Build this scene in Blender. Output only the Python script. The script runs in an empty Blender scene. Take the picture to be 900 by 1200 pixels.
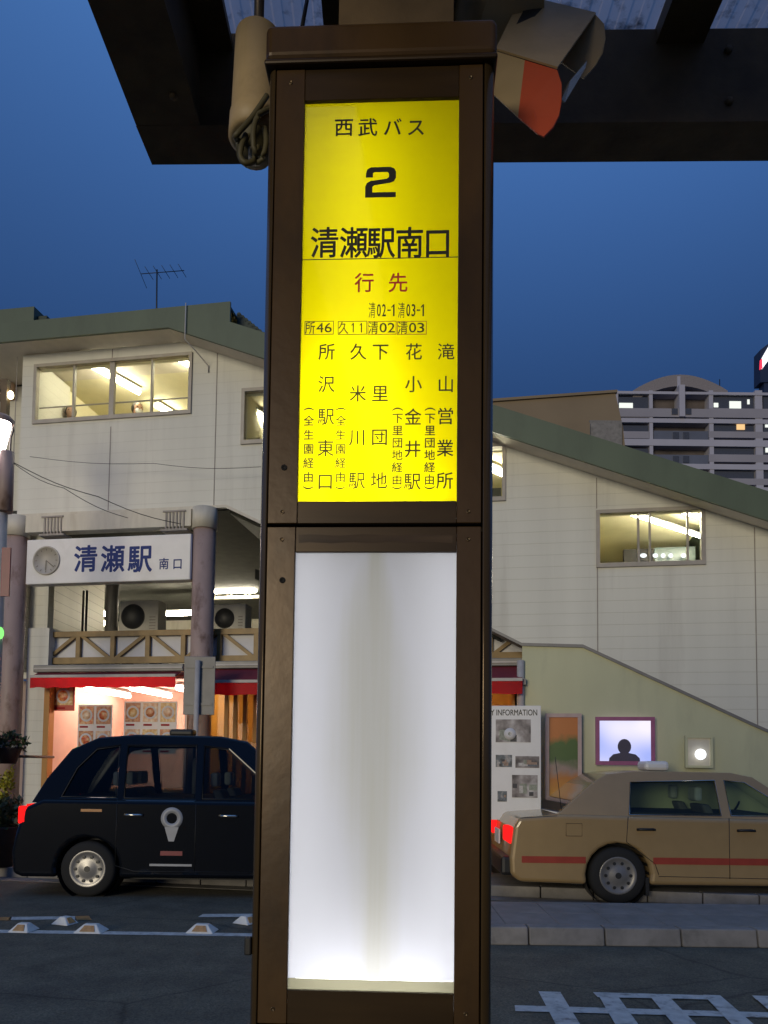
import bpy, bmesh, math, random
from mathutils import Vector, Matrix
random.seed(7)
R = math.radians
scene = bpy.context.scene
COL = scene.collection

# ------------------------------------------------------------------ camera
F_PX, PITCH, ROLL, EYE, PY0 = 900.0, R(3.3), 0.0115, 1.55, 843.0
CAM = Vector((0, 0, EYE))
_F = Vector((0, math.cos(PITCH), math.sin(PITCH)))
_r0, _u0 = Vector((1, 0, 0)), Vector((0, -math.sin(PITCH), math.cos(PITCH)))
_R = _r0 * math.cos(ROLL) + _u0 * math.sin(ROLL)
_U = -_r0 * math.sin(ROLL) + _u0 * math.cos(ROLL)
cd = bpy.data.cameras.new('camera'); cam = bpy.data.objects.new('camera', cd); COL.objects.link(cam)
cd.sensor_fit = 'VERTICAL'; cd.sensor_height = 36.0; cd.sensor_width = 27.0
cd.lens = 36.0 * F_PX / 1200.0
cd.shift_y = (PY0 - 600.0) / 1200.0
cd.clip_start = 0.05; cd.clip_end = 3000
m = Matrix((_R, _U, -_F)).transposed().to_4x4(); m.translation = CAM
cam.matrix_world = m
scene.camera = cam

# ------------------------------------------------------------------ world and sun
world = bpy.data.worlds.new('World'); scene.world = world; world.use_nodes = True
nt = world.node_tree; nt.nodes.clear()
sky = nt.nodes.new('ShaderNodeTexSky'); sky.sky_type = 'NISHITA'; sky.sun_disc = False
SUN_EL, SUN_AZ = R(6.0), R(195)           # afterglow low behind the viewer
gtc = nt.nodes.new('ShaderNodeTexCoord'); sp_ = nt.nodes.new('ShaderNodeSeparateXYZ'); cb_ = nt.nodes.new('ShaderNodeCombineXYZ')
zz = nt.nodes.new('ShaderNodeMath'); zz.operation = 'MULTIPLY_ADD'; zz.inputs[1].default_value = -1.7; zz.inputs[2].default_value = 1.7   # dusk: the low sky is as deep as the high sky
zm = nt.nodes.new('ShaderNodeMath'); zm.operation = 'MAXIMUM'; zm.inputs[1].default_value = .35
nt.links.new(gtc.outputs['Generated'], sp_.inputs[0]); nt.links.new(sp_.outputs['Z'], zz.inputs[0]); nt.links.new(zz.outputs[0], zm.inputs[0])
nt.links.new(sp_.outputs['X'], cb_.inputs['X']); nt.links.new(sp_.outputs['Y'], cb_.inputs['Y']); nt.links.new(zm.outputs[0], cb_.inputs['Z']); nt.links.new(cb_.outputs[0], sky.inputs['Vector'])
sky.sun_elevation = SUN_EL; sky.sun_rotation = SUN_AZ
sky.air_density = 1.0; sky.dust_density = 0.0; sky.ozone_density = 4.0
tint = nt.nodes.new('ShaderNodeMix'); tint.data_type = 'RGBA'; tint.blend_type = 'MULTIPLY'
tint.inputs[0].default_value = 1.0; tint.inputs[7].default_value = (1.1, 1.03, 1.22, 1)
bg = nt.nodes.new('ShaderNodeBackground'); bg.inputs[1].default_value = 0.15
wo = nt.nodes.new('ShaderNodeOutputWorld')
nt.links.new(sky.outputs[0], tint.inputs[6]); nt.links.new(tint.outputs[2], bg.inputs[0]); nt.links.new(bg.outputs[0], wo.inputs[0])
sd = bpy.data.lights.new('sun', 'SUN'); sd.energy = 1.10; sd.angle = R(22); sd.color = (1.0, 0.88, 0.64)
sun = bpy.data.objects.new('sun', sd); COL.objects.link(sun); sun.location = (-6, -20, 30)
_el = R(8); _az = R(206)
sdir = Vector((math.sin(_az) * math.cos(_el), math.cos(_az) * math.cos(_el), math.sin(_el)))
sun.rotation_euler = sdir.to_track_quat('Z', 'Y').to_euler()
vs = scene.view_settings
vs.view_transform = 'Standard'; vs.look = 'None'; vs.exposure = 0.2; vs.gamma = 1.0; vs.use_curve_mapping = False
scene.cycles.max_bounces = 8; scene.cycles.diffuse_bounces = 4; scene.cycles.transparent_max_bounces = 12
scene.cycles.sample_clamp_indirect = 4.0; scene.cycles.use_denoising = True
scene.cycles.caustics_reflective = False; scene.cycles.caustics_refractive = False

# ------------------------------------------------------------------ pixel -> place helpers (900x1200 frame)
def ray(px, py): return _F + _R * ((px - 450) / F_PX) - _U * ((py - PY0) / F_PX)
def ground(px, py, z=0.0):
    d = ray(px, py); return CAM + d * ((z - EYE) / d.z)
def deep(px, py, Y):
    d = ray(px, py); return CAM + d * (Y / d.y)
def frame(px, Y, yaw):
    d = ray(px, 895); p = CAM + d * (Y / d.y)
    return Matrix.Translation((p.x, p.y, 0)) @ Matrix.Rotation(-yaw, 4, 'Z')
def on(M, px, py, y=0.0):
    """local (x, z) where the sight line meets the plane local-y = y of frame M"""
    I = M.inverted(); o = I @ CAM; d = I.to_3x3() @ ray(px, py)
    p = o + d * ((y - o.y) / d.y); return p.x, p.z
FT = frame(150, 11.5, R(9.5))       # station facade: x along, y into the building
PT = frame(450, 1.47, R(2.6))       # front of the bus stop pillar
I4 = Matrix.Identity(4)

# ------------------------------------------------------------------ mesh builder
def fill2d(loops):
    """triangles (as index triples into the concatenated loops) of a 2d region with holes"""
    bm = bmesh.new(); idx = []; es = []
    for l in loops:
        vs_ = [bm.verts.new((x, z, 0)) for x, z in l]; idx += vs_
        es += [bm.edges.new((vs_[i], vs_[(i+1) % len(vs_)])) for i in range(len(vs_))]
    bmesh.ops.triangle_fill(bm, use_beauty=True, use_dissolve=False, edges=es, normal=(0, 0, 1))
    key = {v: i for i, v in enumerate(idx)}; out = [tuple(key[v] for v in f.verts) for f in bm.faces]; bm.free(); return out
class MB:
    def __init__(s, M=I4): s.M, s.v, s.f, s.sm = M, [], [], []
    def add(s, vs, fs, sm=False):
        n = len(s.v); s.v += [s.M @ Vector(p) for p in vs]
        s.f += [tuple(i + n for i in f) for f in fs]; s.sm += [sm] * len(fs); return s
    def box(s, x0, x1, y0, y1, z0, z1):
        return s.hexa([(x0,y0,z0),(x1,y0,z0),(x1,y1,z0),(x0,y1,z0),(x0,y0,z1),(x1,y0,z1),(x1,y1,z1),(x0,y1,z1)])
    def hexa(s, p): return s.add(p, [(3,2,1,0),(4,5,6,7),(0,1,5,4),(1,2,6,5),(2,3,7,6),(3,0,4,7)])
    def prism(s, poly, vec):
        n = len(poly); a = [Vector(p) for p in poly]; b = [p + Vector(vec) for p in a]
        return s.add(a + b, [tuple(range(n)), tuple(range(2*n-1, n-1, -1))] + [(i, i+n, (i+1)%n+n, (i+1)%n) for i in range(n)])
    def prism_xz(s, poly, y0, y1): return s.prism([(x, y0, z) for x, z in poly], (0, y1 - y0, 0))
    def face(s, pts): return s.add(pts, [tuple(range(len(pts)))])
    def holed(s, outer, holes, y0, y1):
        """wall slab in x-z with holes, thickness y0..y1"""
        loops = [outer] + holes
        for y in (y0, y1):
            pts = [(x, y, z) for l in loops for x, z in l]
            tris = fill2d(loops)
            s.add(pts, [tuple(t) for t in tris])
        for l in loops:
            n = len(l)
            s.add([(x, y0, z) for x, z in l] + [(x, y1, z) for x, z in l], [(i, (i+1)%n, (i+1)%n+n, i+n) for i in range(n)])
        return s
    def tube(s, path, r, n=8, caps=True, r1=None):
        P = [Vector(p) for p in path]; vs, fs = [], []
        for i, p in enumerate(P):
            t = (P[min(i+1, len(P)-1)] - P[max(i-1, 0)]).normalized()
            a = t.cross(Vector((0,0,1)) if abs(t.z) < .9 else Vector((1,0,0))).normalized(); b = t.cross(a)
            rr = r if r1 is None else r + (r1 - r) * i / (len(P) - 1)
            vs += [p + a * (rr * math.cos(2*math.pi*k/n)) + b * (rr * math.sin(2*math.pi*k/n)) for k in range(n)]
        for i in range(len(P) - 1):
            fs += [(i*n+k, i*n+(k+1)%n, (i+1)*n+(k+1)%n, (i+1)*n+k) for k in range(n)]
        s.add(vs, fs, True)
        if caps:
            s.add(vs[:n], [tuple(range(n))]); s.add(vs[-n:], [tuple(range(n))])
        return s
    def cyl(s, p0, p1, r, n=20, r1=None): return s.tube([p0, p1], r, n, True, r1)
    def lathe(s, c, axis, prof, n=28, sm=True):
        """prof: (along, radius) list around axis through c"""
        c = Vector(c); t = Vector(axis).normalized()
        a = t.cross(Vector((0,0,1)) if abs(t.z) < .9 else Vector((1,0,0))).normalized(); b = t.cross(a)
        vs = [c + t*h + a*(r*math.cos(2*math.pi*k/n)) + b*(r*math.sin(2*math.pi*k/n)) for h, r in prof for k in range(n)]
        fs = [(i*n+k, i*n+(k+1)%n, (i+1)*n+(k+1)%n, (i+1)*n+k) for i in range(len(prof)-1) for k in range(n)]
        return s.add(vs, fs, sm)
    def ball(s, c, rx, ry, rz, n=16, m=10):
        vs, fs = [], []
        for i in range(m + 1):
            th = math.pi * i / m
            for k in range(n):
                ph = 2*math.pi*k/n
                vs.append((c[0]+rx*math.sin(th)*math.cos(ph), c[1]+ry*math.sin(th)*math.sin(ph), c[2]+rz*math.cos(th)))
        for i in range(m):
            fs += [(i*n+k, i*n+(k+1)%n, (i+1)*n+(k+1)%n, (i+1)*n+k) for k in range(n)]
        return s.add(vs, fs, True)
    def link(s, name, mat, parent=None, bevel=0, seg=2, loc=None, rotz=0.0):
        if parent is not None: W = parent['_m']; inv = Matrix([W[i*4:i*4+4] for i in range(4)]).inverted()
        else:
            W = Matrix.Translation(loc if loc is not None else (0,0,0)) @ Matrix.Rotation(rotz, 4, 'Z'); inv = W.inverted()
        me = bpy.data.meshes.new(name); me.from_pydata([inv @ v for v in s.v], [], s.f)
        me.polygons.foreach_set('use_smooth', s.sm); me.update()
        bm = bmesh.new(); bm.from_mesh(me); bmesh.ops.remove_doubles(bm, verts=bm.verts, dist=1e-5)
        bmesh.ops.recalc_face_normals(bm, faces=bm.faces); bm.to_mesh(me); bm.free()
        me.materials.append(mat); o = bpy.data.objects.new(name, me); COL.objects.link(o)
        if parent is not None:
            o.parent = parent; Wp = Matrix([parent['_m'][i*4:i*4+4] for i in range(4)])
        else:
            o.location = W.translation; o.rotation_euler = (0, 0, rotz); Wp = W
        o['_m'] = [x for row in Wp for x in row]
        if bevel:
            b = o.modifiers.new('bevel', 'BEVEL'); b.width = bevel; b.segments = seg; b.limit_method = 'ANGLE'; b.angle_limit = R(35)
            b.harden_normals = False
        return o

def tag(o, label, cat, group=None):
    o['label'] = label; o['category'] = cat
    if group: o['group'] = group
    return o
def thing(name, label, cat, loc=(0,0,0), rotz=0.0, group=None):
    o = bpy.data.objects.new(name, None); COL.objects.link(o); o.empty_display_size = .1
    o.location = loc; o.rotation_euler = (0, 0, rotz)
    W = Matrix.Translation(loc) @ Matrix.Rotation(rotz, 4, 'Z'); o['_m'] = [x for row in W for x in row]
    return tag(o, label, cat, group)
def struct(mb, name, mat, **k):
    o = mb.link(name, mat, **k); o['kind'] = 'structure'; return o
def local_thing(M, x, y, z, name, label, cat, group=None):
    p = M @ Vector((x, y, z)); return thing(name, label, cat, p, M.to_euler().z, group)

# ------------------------------------------------------------------ materials
def mat(name, col, rough=.6, metal=0.0, var=.12, scale=6.0, bump=0.0, coat=0.0, dirt=None, dirt_amt=.35, spec=None, dirt_scale=2.2, stretch=(1,1,1)):
    m = bpy.data.materials.new(name); m.use_nodes = True; n = m.node_tree.nodes; L = m.node_tree.links
    p = n['Principled BSDF']; p.inputs['Roughness'].default_value = rough; p.inputs['Metallic'].default_value = metal
    if spec is not None: p.inputs['Specular IOR Level'].default_value = spec
    if coat: p.inputs['Coat Weight'].default_value = coat; p.inputs['Coat Roughness'].default_value = .06
    tc = n.new('ShaderNodeTexCoord'); mp = n.new('ShaderNodeMapping'); mp.inputs['Scale'].default_value = stretch
    L.new(tc.outputs['Object'], mp.inputs['Vector'])
    nz = n.new('ShaderNodeTexNoise'); nz.inputs['Scale'].default_value = scale; nz.inputs['Detail'].default_value = 6
    L.new(mp.outputs[0], nz.inputs['Vector'])
    rp = n.new('ShaderNodeValToRGB')
    rp.color_ramp.elements[0].position = .3; rp.color_ramp.elements[1].position = .7
    rp.color_ramp.elements[0].color = tuple(c*(1-var) for c in col) + (1,)
    rp.color_ramp.elements[1].color = tuple(min(1, c*(1+var)) for c in col) + (1,)
    L.new(nz.outputs['Fac'], rp.inputs['Fac']); out = rp.outputs['Color']
    if dirt is not None:
        n2 = n.new('ShaderNodeTexNoise'); n2.inputs['Scale'].default_value = dirt_scale; n2.inputs['Detail'].default_value = 8; n2.inputs['Roughness'].default_value = .65
        L.new(mp.outputs[0], n2.inputs['Vector'])
        r2 = n.new('ShaderNodeValToRGB'); r2.color_ramp.elements[0].position = .52; r2.color_ramp.elements[1].position = .72
        r2.color_ramp.elements[0].color = (0,0,0,1); r2.color_ramp.elements[1].color = (dirt_amt,)*3 + (1,)
        L.new(n2.outputs['Fac'], r2.inputs['Fac'])
        mx = n.new('ShaderNodeMix'); mx.data_type = 'RGBA'; mx.inputs[7].default_value = tuple(dirt) + (1,)
        L.new(r2.outputs['Color'], mx.inputs[0]); L.new(out, mx.inputs[6]); out = mx.outputs[2]
    L.new(out, p.inputs['Base Color'])
    if bump:
        n3 = n.new('ShaderNodeTexNoise'); n3.inputs['Scale'].default_value = scale*8; n3.inputs['Detail'].default_value = 4
        L.new(tc.outputs['Object'], n3.inputs['Vector'])
        b = n.new('ShaderNodeBump'); b.inputs['Strength'].default_value = bump; b.inputs['Distance'].default_value = .01
        L.new(n3.outputs['Fac'], b.inputs['Height']); L.new(b.outputs[0], p.inputs['Normal'])
    return m
def siding(name, col, pitch=.165, groove=.87):
    """horizontal lap boards: grooves from the height, in colour (grime in the joint) and in bump"""
    m = mat(name, col, .55, var=.05, scale=1.2, dirt=(.34,.31,.26), dirt_amt=.34, dirt_scale=1.0, stretch=(2.4,1,.18)); n = m.node_tree.nodes; L = m.node_tree.links; p = n['Principled BSDF']
    tc = n.new('ShaderNodeTexCoord'); sx = n.new('ShaderNodeSeparateXYZ'); L.new(tc.outputs['Object'], sx.inputs[0])
    d = n.new('ShaderNodeMath'); d.operation = 'DIVIDE'; d.inputs[1].default_value = pitch; L.new(sx.outputs['Z'], d.inputs[0])
    fr = n.new('ShaderNodeMath'); fr.operation = 'FRACT'; L.new(d.outputs[0], fr.inputs[0])
    rp = n.new('ShaderNodeValToRGB'); e = rp.color_ramp.elements
    e[0].position = 0; e[0].color = (0,0,0,1); e[1].position = .07; e[1].color = (1,1,1,1)
    L.new(fr.outputs[0], rp.inputs[0])
    mx = n.new('ShaderNodeMix'); mx.data_type = 'RGBA'; mx.blend_type = 'MULTIPLY'; mx.inputs[0].default_value = 1 - groove
    src = p.inputs['Base Color'].links[0].from_socket
    L.new(src, mx.inputs[6]); L.new(rp.outputs[0], mx.inputs[7]); L.new(mx.outputs[2], p.inputs['Base Color'])
    b = n.new('ShaderNodeBump'); b.inputs['Strength'].default_value = .3; b.inputs['Distance'].default_value = .008
    L.new(rp.outputs[0], b.inputs['Height']); L.new(b.outputs[0], p.inputs['Normal'])
    return m
def emit(name, col, s):
    m = bpy.data.materials.new(name); m.use_nodes = True; n = m.node_tree.nodes; n.clear()
    e = n.new('ShaderNodeEmission'); e.inputs[0].default_value = tuple(col) + (1,); e.inputs[1].default_value = s
    o = n.new('ShaderNodeOutputMaterial'); m.node_tree.links.new(e.outputs[0], o.inputs[0]); return m
def glass(name, tint=(.93,.95,.94), refl=.22, rough=.02):
    m = bpy.data.materials.new(name); m.use_nodes = True; n = m.node_tree.nodes; L = m.node_tree.links; n.clear()
    t = n.new('ShaderNodeBsdfTransparent'); t.inputs[0].default_value = tuple(tint) + (1,)
    g = n.new('ShaderNodeBsdfGlossy'); g.inputs['Roughness'].default_value = rough
    fr = n.new('ShaderNodeFresnel'); fr.inputs[0].default_value = 1.45
    k = n.new('ShaderNodeMath'); k.operation = 'MULTIPLY'; k.inputs[1].default_value = refl; L.new(fr.outputs[0], k.inputs[0])
    mx = n.new('ShaderNodeMixShader'); L.new(k.outputs[0], mx.inputs[0]); L.new(t.outputs[0], mx.inputs[1]); L.new(g.outputs[0], mx.inputs[2])
    o = n.new('ShaderNodeOutputMaterial'); L.new(mx.outputs[0], o.inputs[0]); return m
def diffuser(name, col, olive_band=None, olive_band_col=(.55,.55,.36)):
    """milky acrylic: lets the tubes behind it glow through, glossy front"""
    m = bpy.data.materials.new(name); m.use_nodes = True; n = m.node_tree.nodes; L = m.node_tree.links; n.clear()
    tr = n.new('ShaderNodeBsdfTranslucent'); df = n.new('ShaderNodeBsdfDiffuse'); mx = n.new('ShaderNodeMixShader'); mx.inputs[0].default_value = .35
    csrc = None
    if olive_band:
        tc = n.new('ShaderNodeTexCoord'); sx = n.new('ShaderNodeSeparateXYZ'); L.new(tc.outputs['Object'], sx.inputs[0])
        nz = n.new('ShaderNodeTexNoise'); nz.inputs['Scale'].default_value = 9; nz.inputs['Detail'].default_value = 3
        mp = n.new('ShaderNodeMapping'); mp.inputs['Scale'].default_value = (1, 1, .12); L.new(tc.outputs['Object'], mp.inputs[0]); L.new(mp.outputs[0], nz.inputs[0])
        # distance from a crooked, darker olive band coloured into the sheet
        w = n.new('ShaderNodeMath'); w.operation = 'MULTIPLY_ADD'; w.inputs[1].default_value = .12; w.inputs[2].default_value = olive_band[0] - .06; L.new(nz.outputs['Fac'], w.inputs[0])
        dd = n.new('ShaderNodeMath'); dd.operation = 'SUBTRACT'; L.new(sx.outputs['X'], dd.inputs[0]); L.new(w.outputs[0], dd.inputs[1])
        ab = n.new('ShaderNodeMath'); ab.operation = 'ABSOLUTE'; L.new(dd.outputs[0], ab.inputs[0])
        # the band is narrow at the top and widens half way down
        rz = n.new('ShaderNodeValToRGB'); mz = n.new('ShaderNodeMapRange'); mz.inputs[1].default_value = olive_band[1]; mz.inputs[2].default_value = olive_band[2]; L.new(sx.outputs['Z'], mz.inputs[0]); L.new(mz.outputs[0], rz.inputs[0])
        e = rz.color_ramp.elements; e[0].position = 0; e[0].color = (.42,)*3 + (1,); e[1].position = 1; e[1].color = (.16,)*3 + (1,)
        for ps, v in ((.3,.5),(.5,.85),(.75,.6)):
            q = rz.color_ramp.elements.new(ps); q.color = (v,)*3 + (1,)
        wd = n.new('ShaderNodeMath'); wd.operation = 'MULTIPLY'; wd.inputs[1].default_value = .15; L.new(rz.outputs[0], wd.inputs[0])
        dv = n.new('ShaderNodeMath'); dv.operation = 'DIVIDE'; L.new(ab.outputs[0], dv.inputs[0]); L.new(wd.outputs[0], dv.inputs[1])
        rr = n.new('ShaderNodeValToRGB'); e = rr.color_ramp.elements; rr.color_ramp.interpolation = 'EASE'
        e[0].position = 0; e[0].color = (olive_band[3],)*3 + (1,); e[1].position = 1; e[1].color = (0,0,0,1); L.new(dv.outputs[0], rr.inputs[0])
        cm = n.new('ShaderNodeMix'); cm.data_type = 'RGBA'; cm.inputs[6].default_value = tuple(col) + (1,); cm.inputs[7].default_value = tuple(olive_band_col) + (1,)
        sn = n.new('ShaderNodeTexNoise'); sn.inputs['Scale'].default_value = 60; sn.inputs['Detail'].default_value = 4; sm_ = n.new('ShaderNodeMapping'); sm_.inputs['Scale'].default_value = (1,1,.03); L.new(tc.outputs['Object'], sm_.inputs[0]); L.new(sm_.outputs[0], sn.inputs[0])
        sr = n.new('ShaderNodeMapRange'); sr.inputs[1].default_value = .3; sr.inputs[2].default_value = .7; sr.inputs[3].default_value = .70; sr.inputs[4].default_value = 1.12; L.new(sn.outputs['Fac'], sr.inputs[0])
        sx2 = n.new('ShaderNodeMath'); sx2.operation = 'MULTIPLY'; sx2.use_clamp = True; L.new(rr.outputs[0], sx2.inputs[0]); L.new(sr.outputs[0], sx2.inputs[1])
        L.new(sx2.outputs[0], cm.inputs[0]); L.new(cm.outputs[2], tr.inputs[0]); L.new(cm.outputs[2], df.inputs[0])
    else:
        tr.inputs[0].default_value = tuple(col) + (1,); df.inputs[0].default_value = tuple(col) + (1,)
    L.new(tr.outputs[0], mx.inputs[1]); L.new(df.outputs[0], mx.inputs[2])
    g = n.new('ShaderNodeBsdfGlossy'); g.inputs['Roughness'].default_value = .06
    fr = n.new('ShaderNodeFresnel'); fr.inputs[0].default_value = 1.4
    m2 = n.new('ShaderNodeMixShader'); L.new(fr.outputs[0], m2.inputs[0]); L.new(mx.outputs[0], m2.inputs[1]); L.new(g.outputs[0], m2.inputs[2])
    o = n.new('ShaderNodeOutputMaterial'); L.new(m2.outputs[0], o.inputs[0]); return m

M = {}
M['bronze'] = mat('bronze_paint', (.082,.044,.015), .30, .2, .28, 4, .04, dirt=(.035,.020,.010), dirt_amt=.75, spec=.5, dirt_scale=5, stretch=(1,1,.45))
M['bronze_rail'] = mat('bronze_rail', (.056,.032,.012), .3, .3, .2, 9, dirt=(.03,.018,.01), dirt_amt=.5, stretch=(.4,1,3))
M['bronze_post'] = mat('bronze_post', (.12,.078,.036), .22, .45, .2, 7, stretch=(1,1,.2))
M['black_gap'] = mat('black_gap', (.008,.007,.006), .8)
M['steel_brown'] = mat('steel_brown', (.15,.096,.043), .6, .0, .35, 7, .1, dirt=(.11,.05,.022), dirt_amt=.5)
M['white_in'] = mat('lamp_box_white', (.42,.42,.41), .7, var=.02)
M['ink'] = mat('ink', (.012,.010,.006), .5, var=.05)
M['ink_soft'] = mat('ink_soft', (.05,.04,.004), .5, var=.05)
M['ink_pale'] = mat('ink_pale', (.14,.10,.008), .5, var=.05)
M['ink_red'] = mat('ink_red', (.62,.03,.015), .5, var=.05)
M['ink_orange'] = mat('ink_orange', (.40,.13,.010), .5, var=.05)
M['asphalt'] = mat('asphalt', (.105,.094,.066), .85, var=.25, scale=3, bump=.35, dirt=(.050,.048,.040), dirt_amt=.6, dirt_scale=.7)
def asphalt_mat():
    m = M['asphalt']; n = m.node_tree.nodes; L = m.node_tree.links; p = n['Principled BSDF']; src = p.inputs['Base Color'].links[0].from_socket
    tc = n.new('ShaderNodeTexCoord'); v = n.new('ShaderNodeTexVoronoi'); v.inputs['Scale'].default_value = 95; L.new(tc.outputs['Object'], v.inputs['Vector'])
    r = n.new('ShaderNodeValToRGB'); r.color_ramp.elements[0].color = (.55,.55,.55,1); r.color_ramp.elements[1].color = (1.5,1.5,1.5,1); L.new(v.outputs['Color'], r.inputs[0])
    a = n.new('ShaderNodeMix'); a.data_type = 'RGBA'; a.blend_type = 'MULTIPLY'; a.inputs[0].default_value = 1; L.new(src, a.inputs[6]); L.new(r.outputs[0], a.inputs[7])
    nz = n.new('ShaderNodeTexNoise'); nz.inputs['Scale'].default_value = 2.5; nz.inputs['Detail'].default_value = 5; L.new(tc.outputs['Object'], nz.inputs[0])
    dv = n.new('ShaderNodeMix'); dv.data_type = 'RGBA'; dv.inputs[0].default_value = .12; L.new(tc.outputs['Object'], dv.inputs[6]); L.new(nz.outputs['Color'], dv.inputs[7])
    c = n.new('ShaderNodeTexVoronoi'); c.feature = 'DISTANCE_TO_EDGE'; c.inputs['Scale'].default_value = .55; L.new(dv.outputs[2], c.inputs['Vector'])
    cr = n.new('ShaderNodeValToRGB'); cr.color_ramp.elements[0].color = (.35,.35,.35,1); cr.color_ramp.elements[1].color = (1,1,1,1); cr.color_ramp.elements[1].position = .008; L.new(c.outputs['Distance'], cr.inputs[0])
    b = n.new('ShaderNodeMix'); b.data_type = 'RGBA'; b.blend_type = 'MULTIPLY'; b.inputs[0].default_value = .75; L.new(a.outputs[2], b.inputs[6]); L.new(cr.outputs[0], b.inputs[7]); L.new(b.outputs[2], p.inputs['Base Color'])
asphalt_mat()
M['paint_white'] = mat('road_paint', (.55,.55,.52), .7, var=.15, scale=14, dirt=(.06,.06,.06), dirt_amt=.85, dirt_scale=11)
M['paint_orange'] = mat('road_paint_orange', (.45,.22,.07), .7, var=.15, scale=14, dirt=(.10,.09,.08), dirt_amt=.6, dirt_scale=7)
M['concrete'] = mat('concrete', (.24,.225,.21), .85, var=.22, scale=6, bump=.3, dirt=(.09,.085,.075), dirt_amt=.8, dirt_scale=3)
M['slab'] = mat('paving_slab', (.22,.205,.19), .85, var=.15, scale=5, bump=.25, dirt=(.11,.11,.105), dirt_amt=.5)
M['wall'] = siding('white_siding', (.69,.68,.60))
M['louvre'] = siding('grey_siding', (.52,.49,.42), .17, .3)
M['soffit'] = mat('soffit', (.74,.68,.58), .7, var=.06)
M['green'] = mat('green_roof_metal', (.092,.122,.074), .5, var=.12, scale=2, dirt=(.05,.07,.04), dirt_amt=.4, stretch=(1,1,.3))
M['roof_dark'] = mat('roof_dark', (.035,.05,.035), .6)
M['seam'] = mat('seam', (.30,.27,.24), .6)
M['alu'] = mat('aluminium', (.36,.33,.29), .5, .2, .1)
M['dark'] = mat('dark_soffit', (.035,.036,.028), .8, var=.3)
M['room'] = mat('room_wall', (.86,.80,.55), .8, var=.04)
M['room_pink'] = mat('room_trim', (.72,.48,.32), .8, var=.04)
M['room_green'] = mat('room_partition', (.42,.46,.30), .6, var=.06)
M['room_dark'] = mat('room_dark', (.016,.012,.012), .6)
M['room_glass'] = mat('room_glass', (.16,.21,.21), .3)
M['col_pink'] = mat('column_paint', (.40,.29,.25), .55, var=.1, scale=4, dirt=(.13,.065,.035), dirt_amt=.9, dirt_scale=5, stretch=(1,1,.5))
M['cream'] = mat('cream_paint', (.62,.58,.48), .6, var=.06, dirt=(.35,.28,.18), dirt_amt=.4, stretch=(2,1,.4))
M['cream_green'] = mat('cream_green_wall', (.55,.55,.36), .75, var=.05, scale=3, bump=.1, dirt=(.36,.36,.24), dirt_amt=.4, stretch=(1,1,.3))
M['sign_white'] = mat('sign_white', (.78,.77,.76), .4, var=.03, dirt=(.6,.57,.52), dirt_amt=.4)
M['sign_blue'] = mat('sign_blue', (.012,.035,.19), .7, var=.05)
M['sign_edge'] = mat('sign_edge', (.08,.10,.22), .5)
M['clock'] = mat('clock_face', (.46,.43,.37), .5, var=.05)
M['clock_dark'] = mat('clock_marks', (.20,.18,.15), .5)
M['gold'] = mat('gold_brown_paint', (.24,.155,.055), .5, .1, .2, 6, dirt=(.10,.055,.02), dirt_amt=.6)
M['board'] = mat('white_board', (.66,.65,.66), .6, var=.04)
M['awning_red'] = mat('awning_red', (.55,.010,.022), .6, var=.06)
M['awning_maroon'] = mat('awning_maroon', (.17,.022,.035), .7, var=.12)
M['metal_grey'] = mat('metal_grey', (.20,.195,.19), .5, .3, .12, 5, dirt=(.12,.11,.10), dirt_amt=.4)
M['metal_light'] = mat('metal_light', (.48,.45,.42), .55, .05, .1, 5, dirt=(.2,.16,.13), dirt_amt=.5)
M['ac'] = mat('air_con_casing', (.50,.48,.42), .6, var=.06, dirt=(.3,.27,.2), dirt_amt=.4)
M['black'] = mat('black_plastic', (.015,.015,.015), .5)
M['wood'] = mat('yellow_wood', (.45,.22,.05), .6, var=.15, stretch=(1,1,.1))
M['tan'] = mat('tan_paint', (.50,.37,.20), .5, var=.12, scale=9, dirt=(.22,.15,.07), dirt_amt=.5, dirt_scale=5)
M['orange'] = mat('orange_paint', (.66,.10,.035), .55, var=.08, scale=8, dirt=(.36,.10,.05), dirt_amt=.5, dirt_scale=8)
M['reflector'] = mat('reflector_metal', (.7,.68,.6), .25, .8)
M['strap'] = mat('strap', (.20,.16,.13), .4, .6)
M['cable_olive'] = mat('cable_olive', (.10,.085,.04), .6)
M['cable'] = mat('cable', (.02,.02,.02), .6)
M['glass'] = glass('window_glass')
M['tube'] = emit('fluorescent_tube', (1.0,.90,.66), 42)
M['tube_thin'] = emit('thin_tube', (1.0,.92,.70), 62)
M['tube_sign'] = emit('sign_tube_white', (.94,.94,1.0), 3.6)
M['tube_sign_y'] = emit('sign_tube_warm', (1.0,.98,.85), 7.5)
M['tube_cool'] = emit('platform_tube', (1.0,.90,.68), 75)
M['tube_shop'] = emit('shop_tube', (1.0,.72,.60), 18)
M['tube_warm'] = emit('warm_lamp', (1.0,.62,.22), 22)
M['lamp_pink'] = emit('lantern_glow', (1.0,.82,.78), 14)
M['lamp_bulb'] = emit('lamp_bulb', (1.0,.93,.62), 9)
M['green_glow'] = emit('green_lamp', (.25,1.0,.2), 1.2)
M['tan_conc'] = mat('tan_concrete', (.25,.19,.12), .85, var=.08, scale=.4)
M['apt'] = mat('apartment_render', (.31,.295,.335), .85, var=.06, scale=.3)
M['apt_band'] = mat('apartment_band', (.42,.41,.48), .85, var=.05, scale=.3)
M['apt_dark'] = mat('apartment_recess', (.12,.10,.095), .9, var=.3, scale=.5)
M['apt_rail'] = mat('apartment_rail', (.12,.13,.17), .5, var=.1, scale=.5)
M['apt_roof'] = mat('apartment_roof', (.25,.22,.22), .8)
M['win_white'] = emit('lit_window_white', (.95,1.0,.92), .9)
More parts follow.
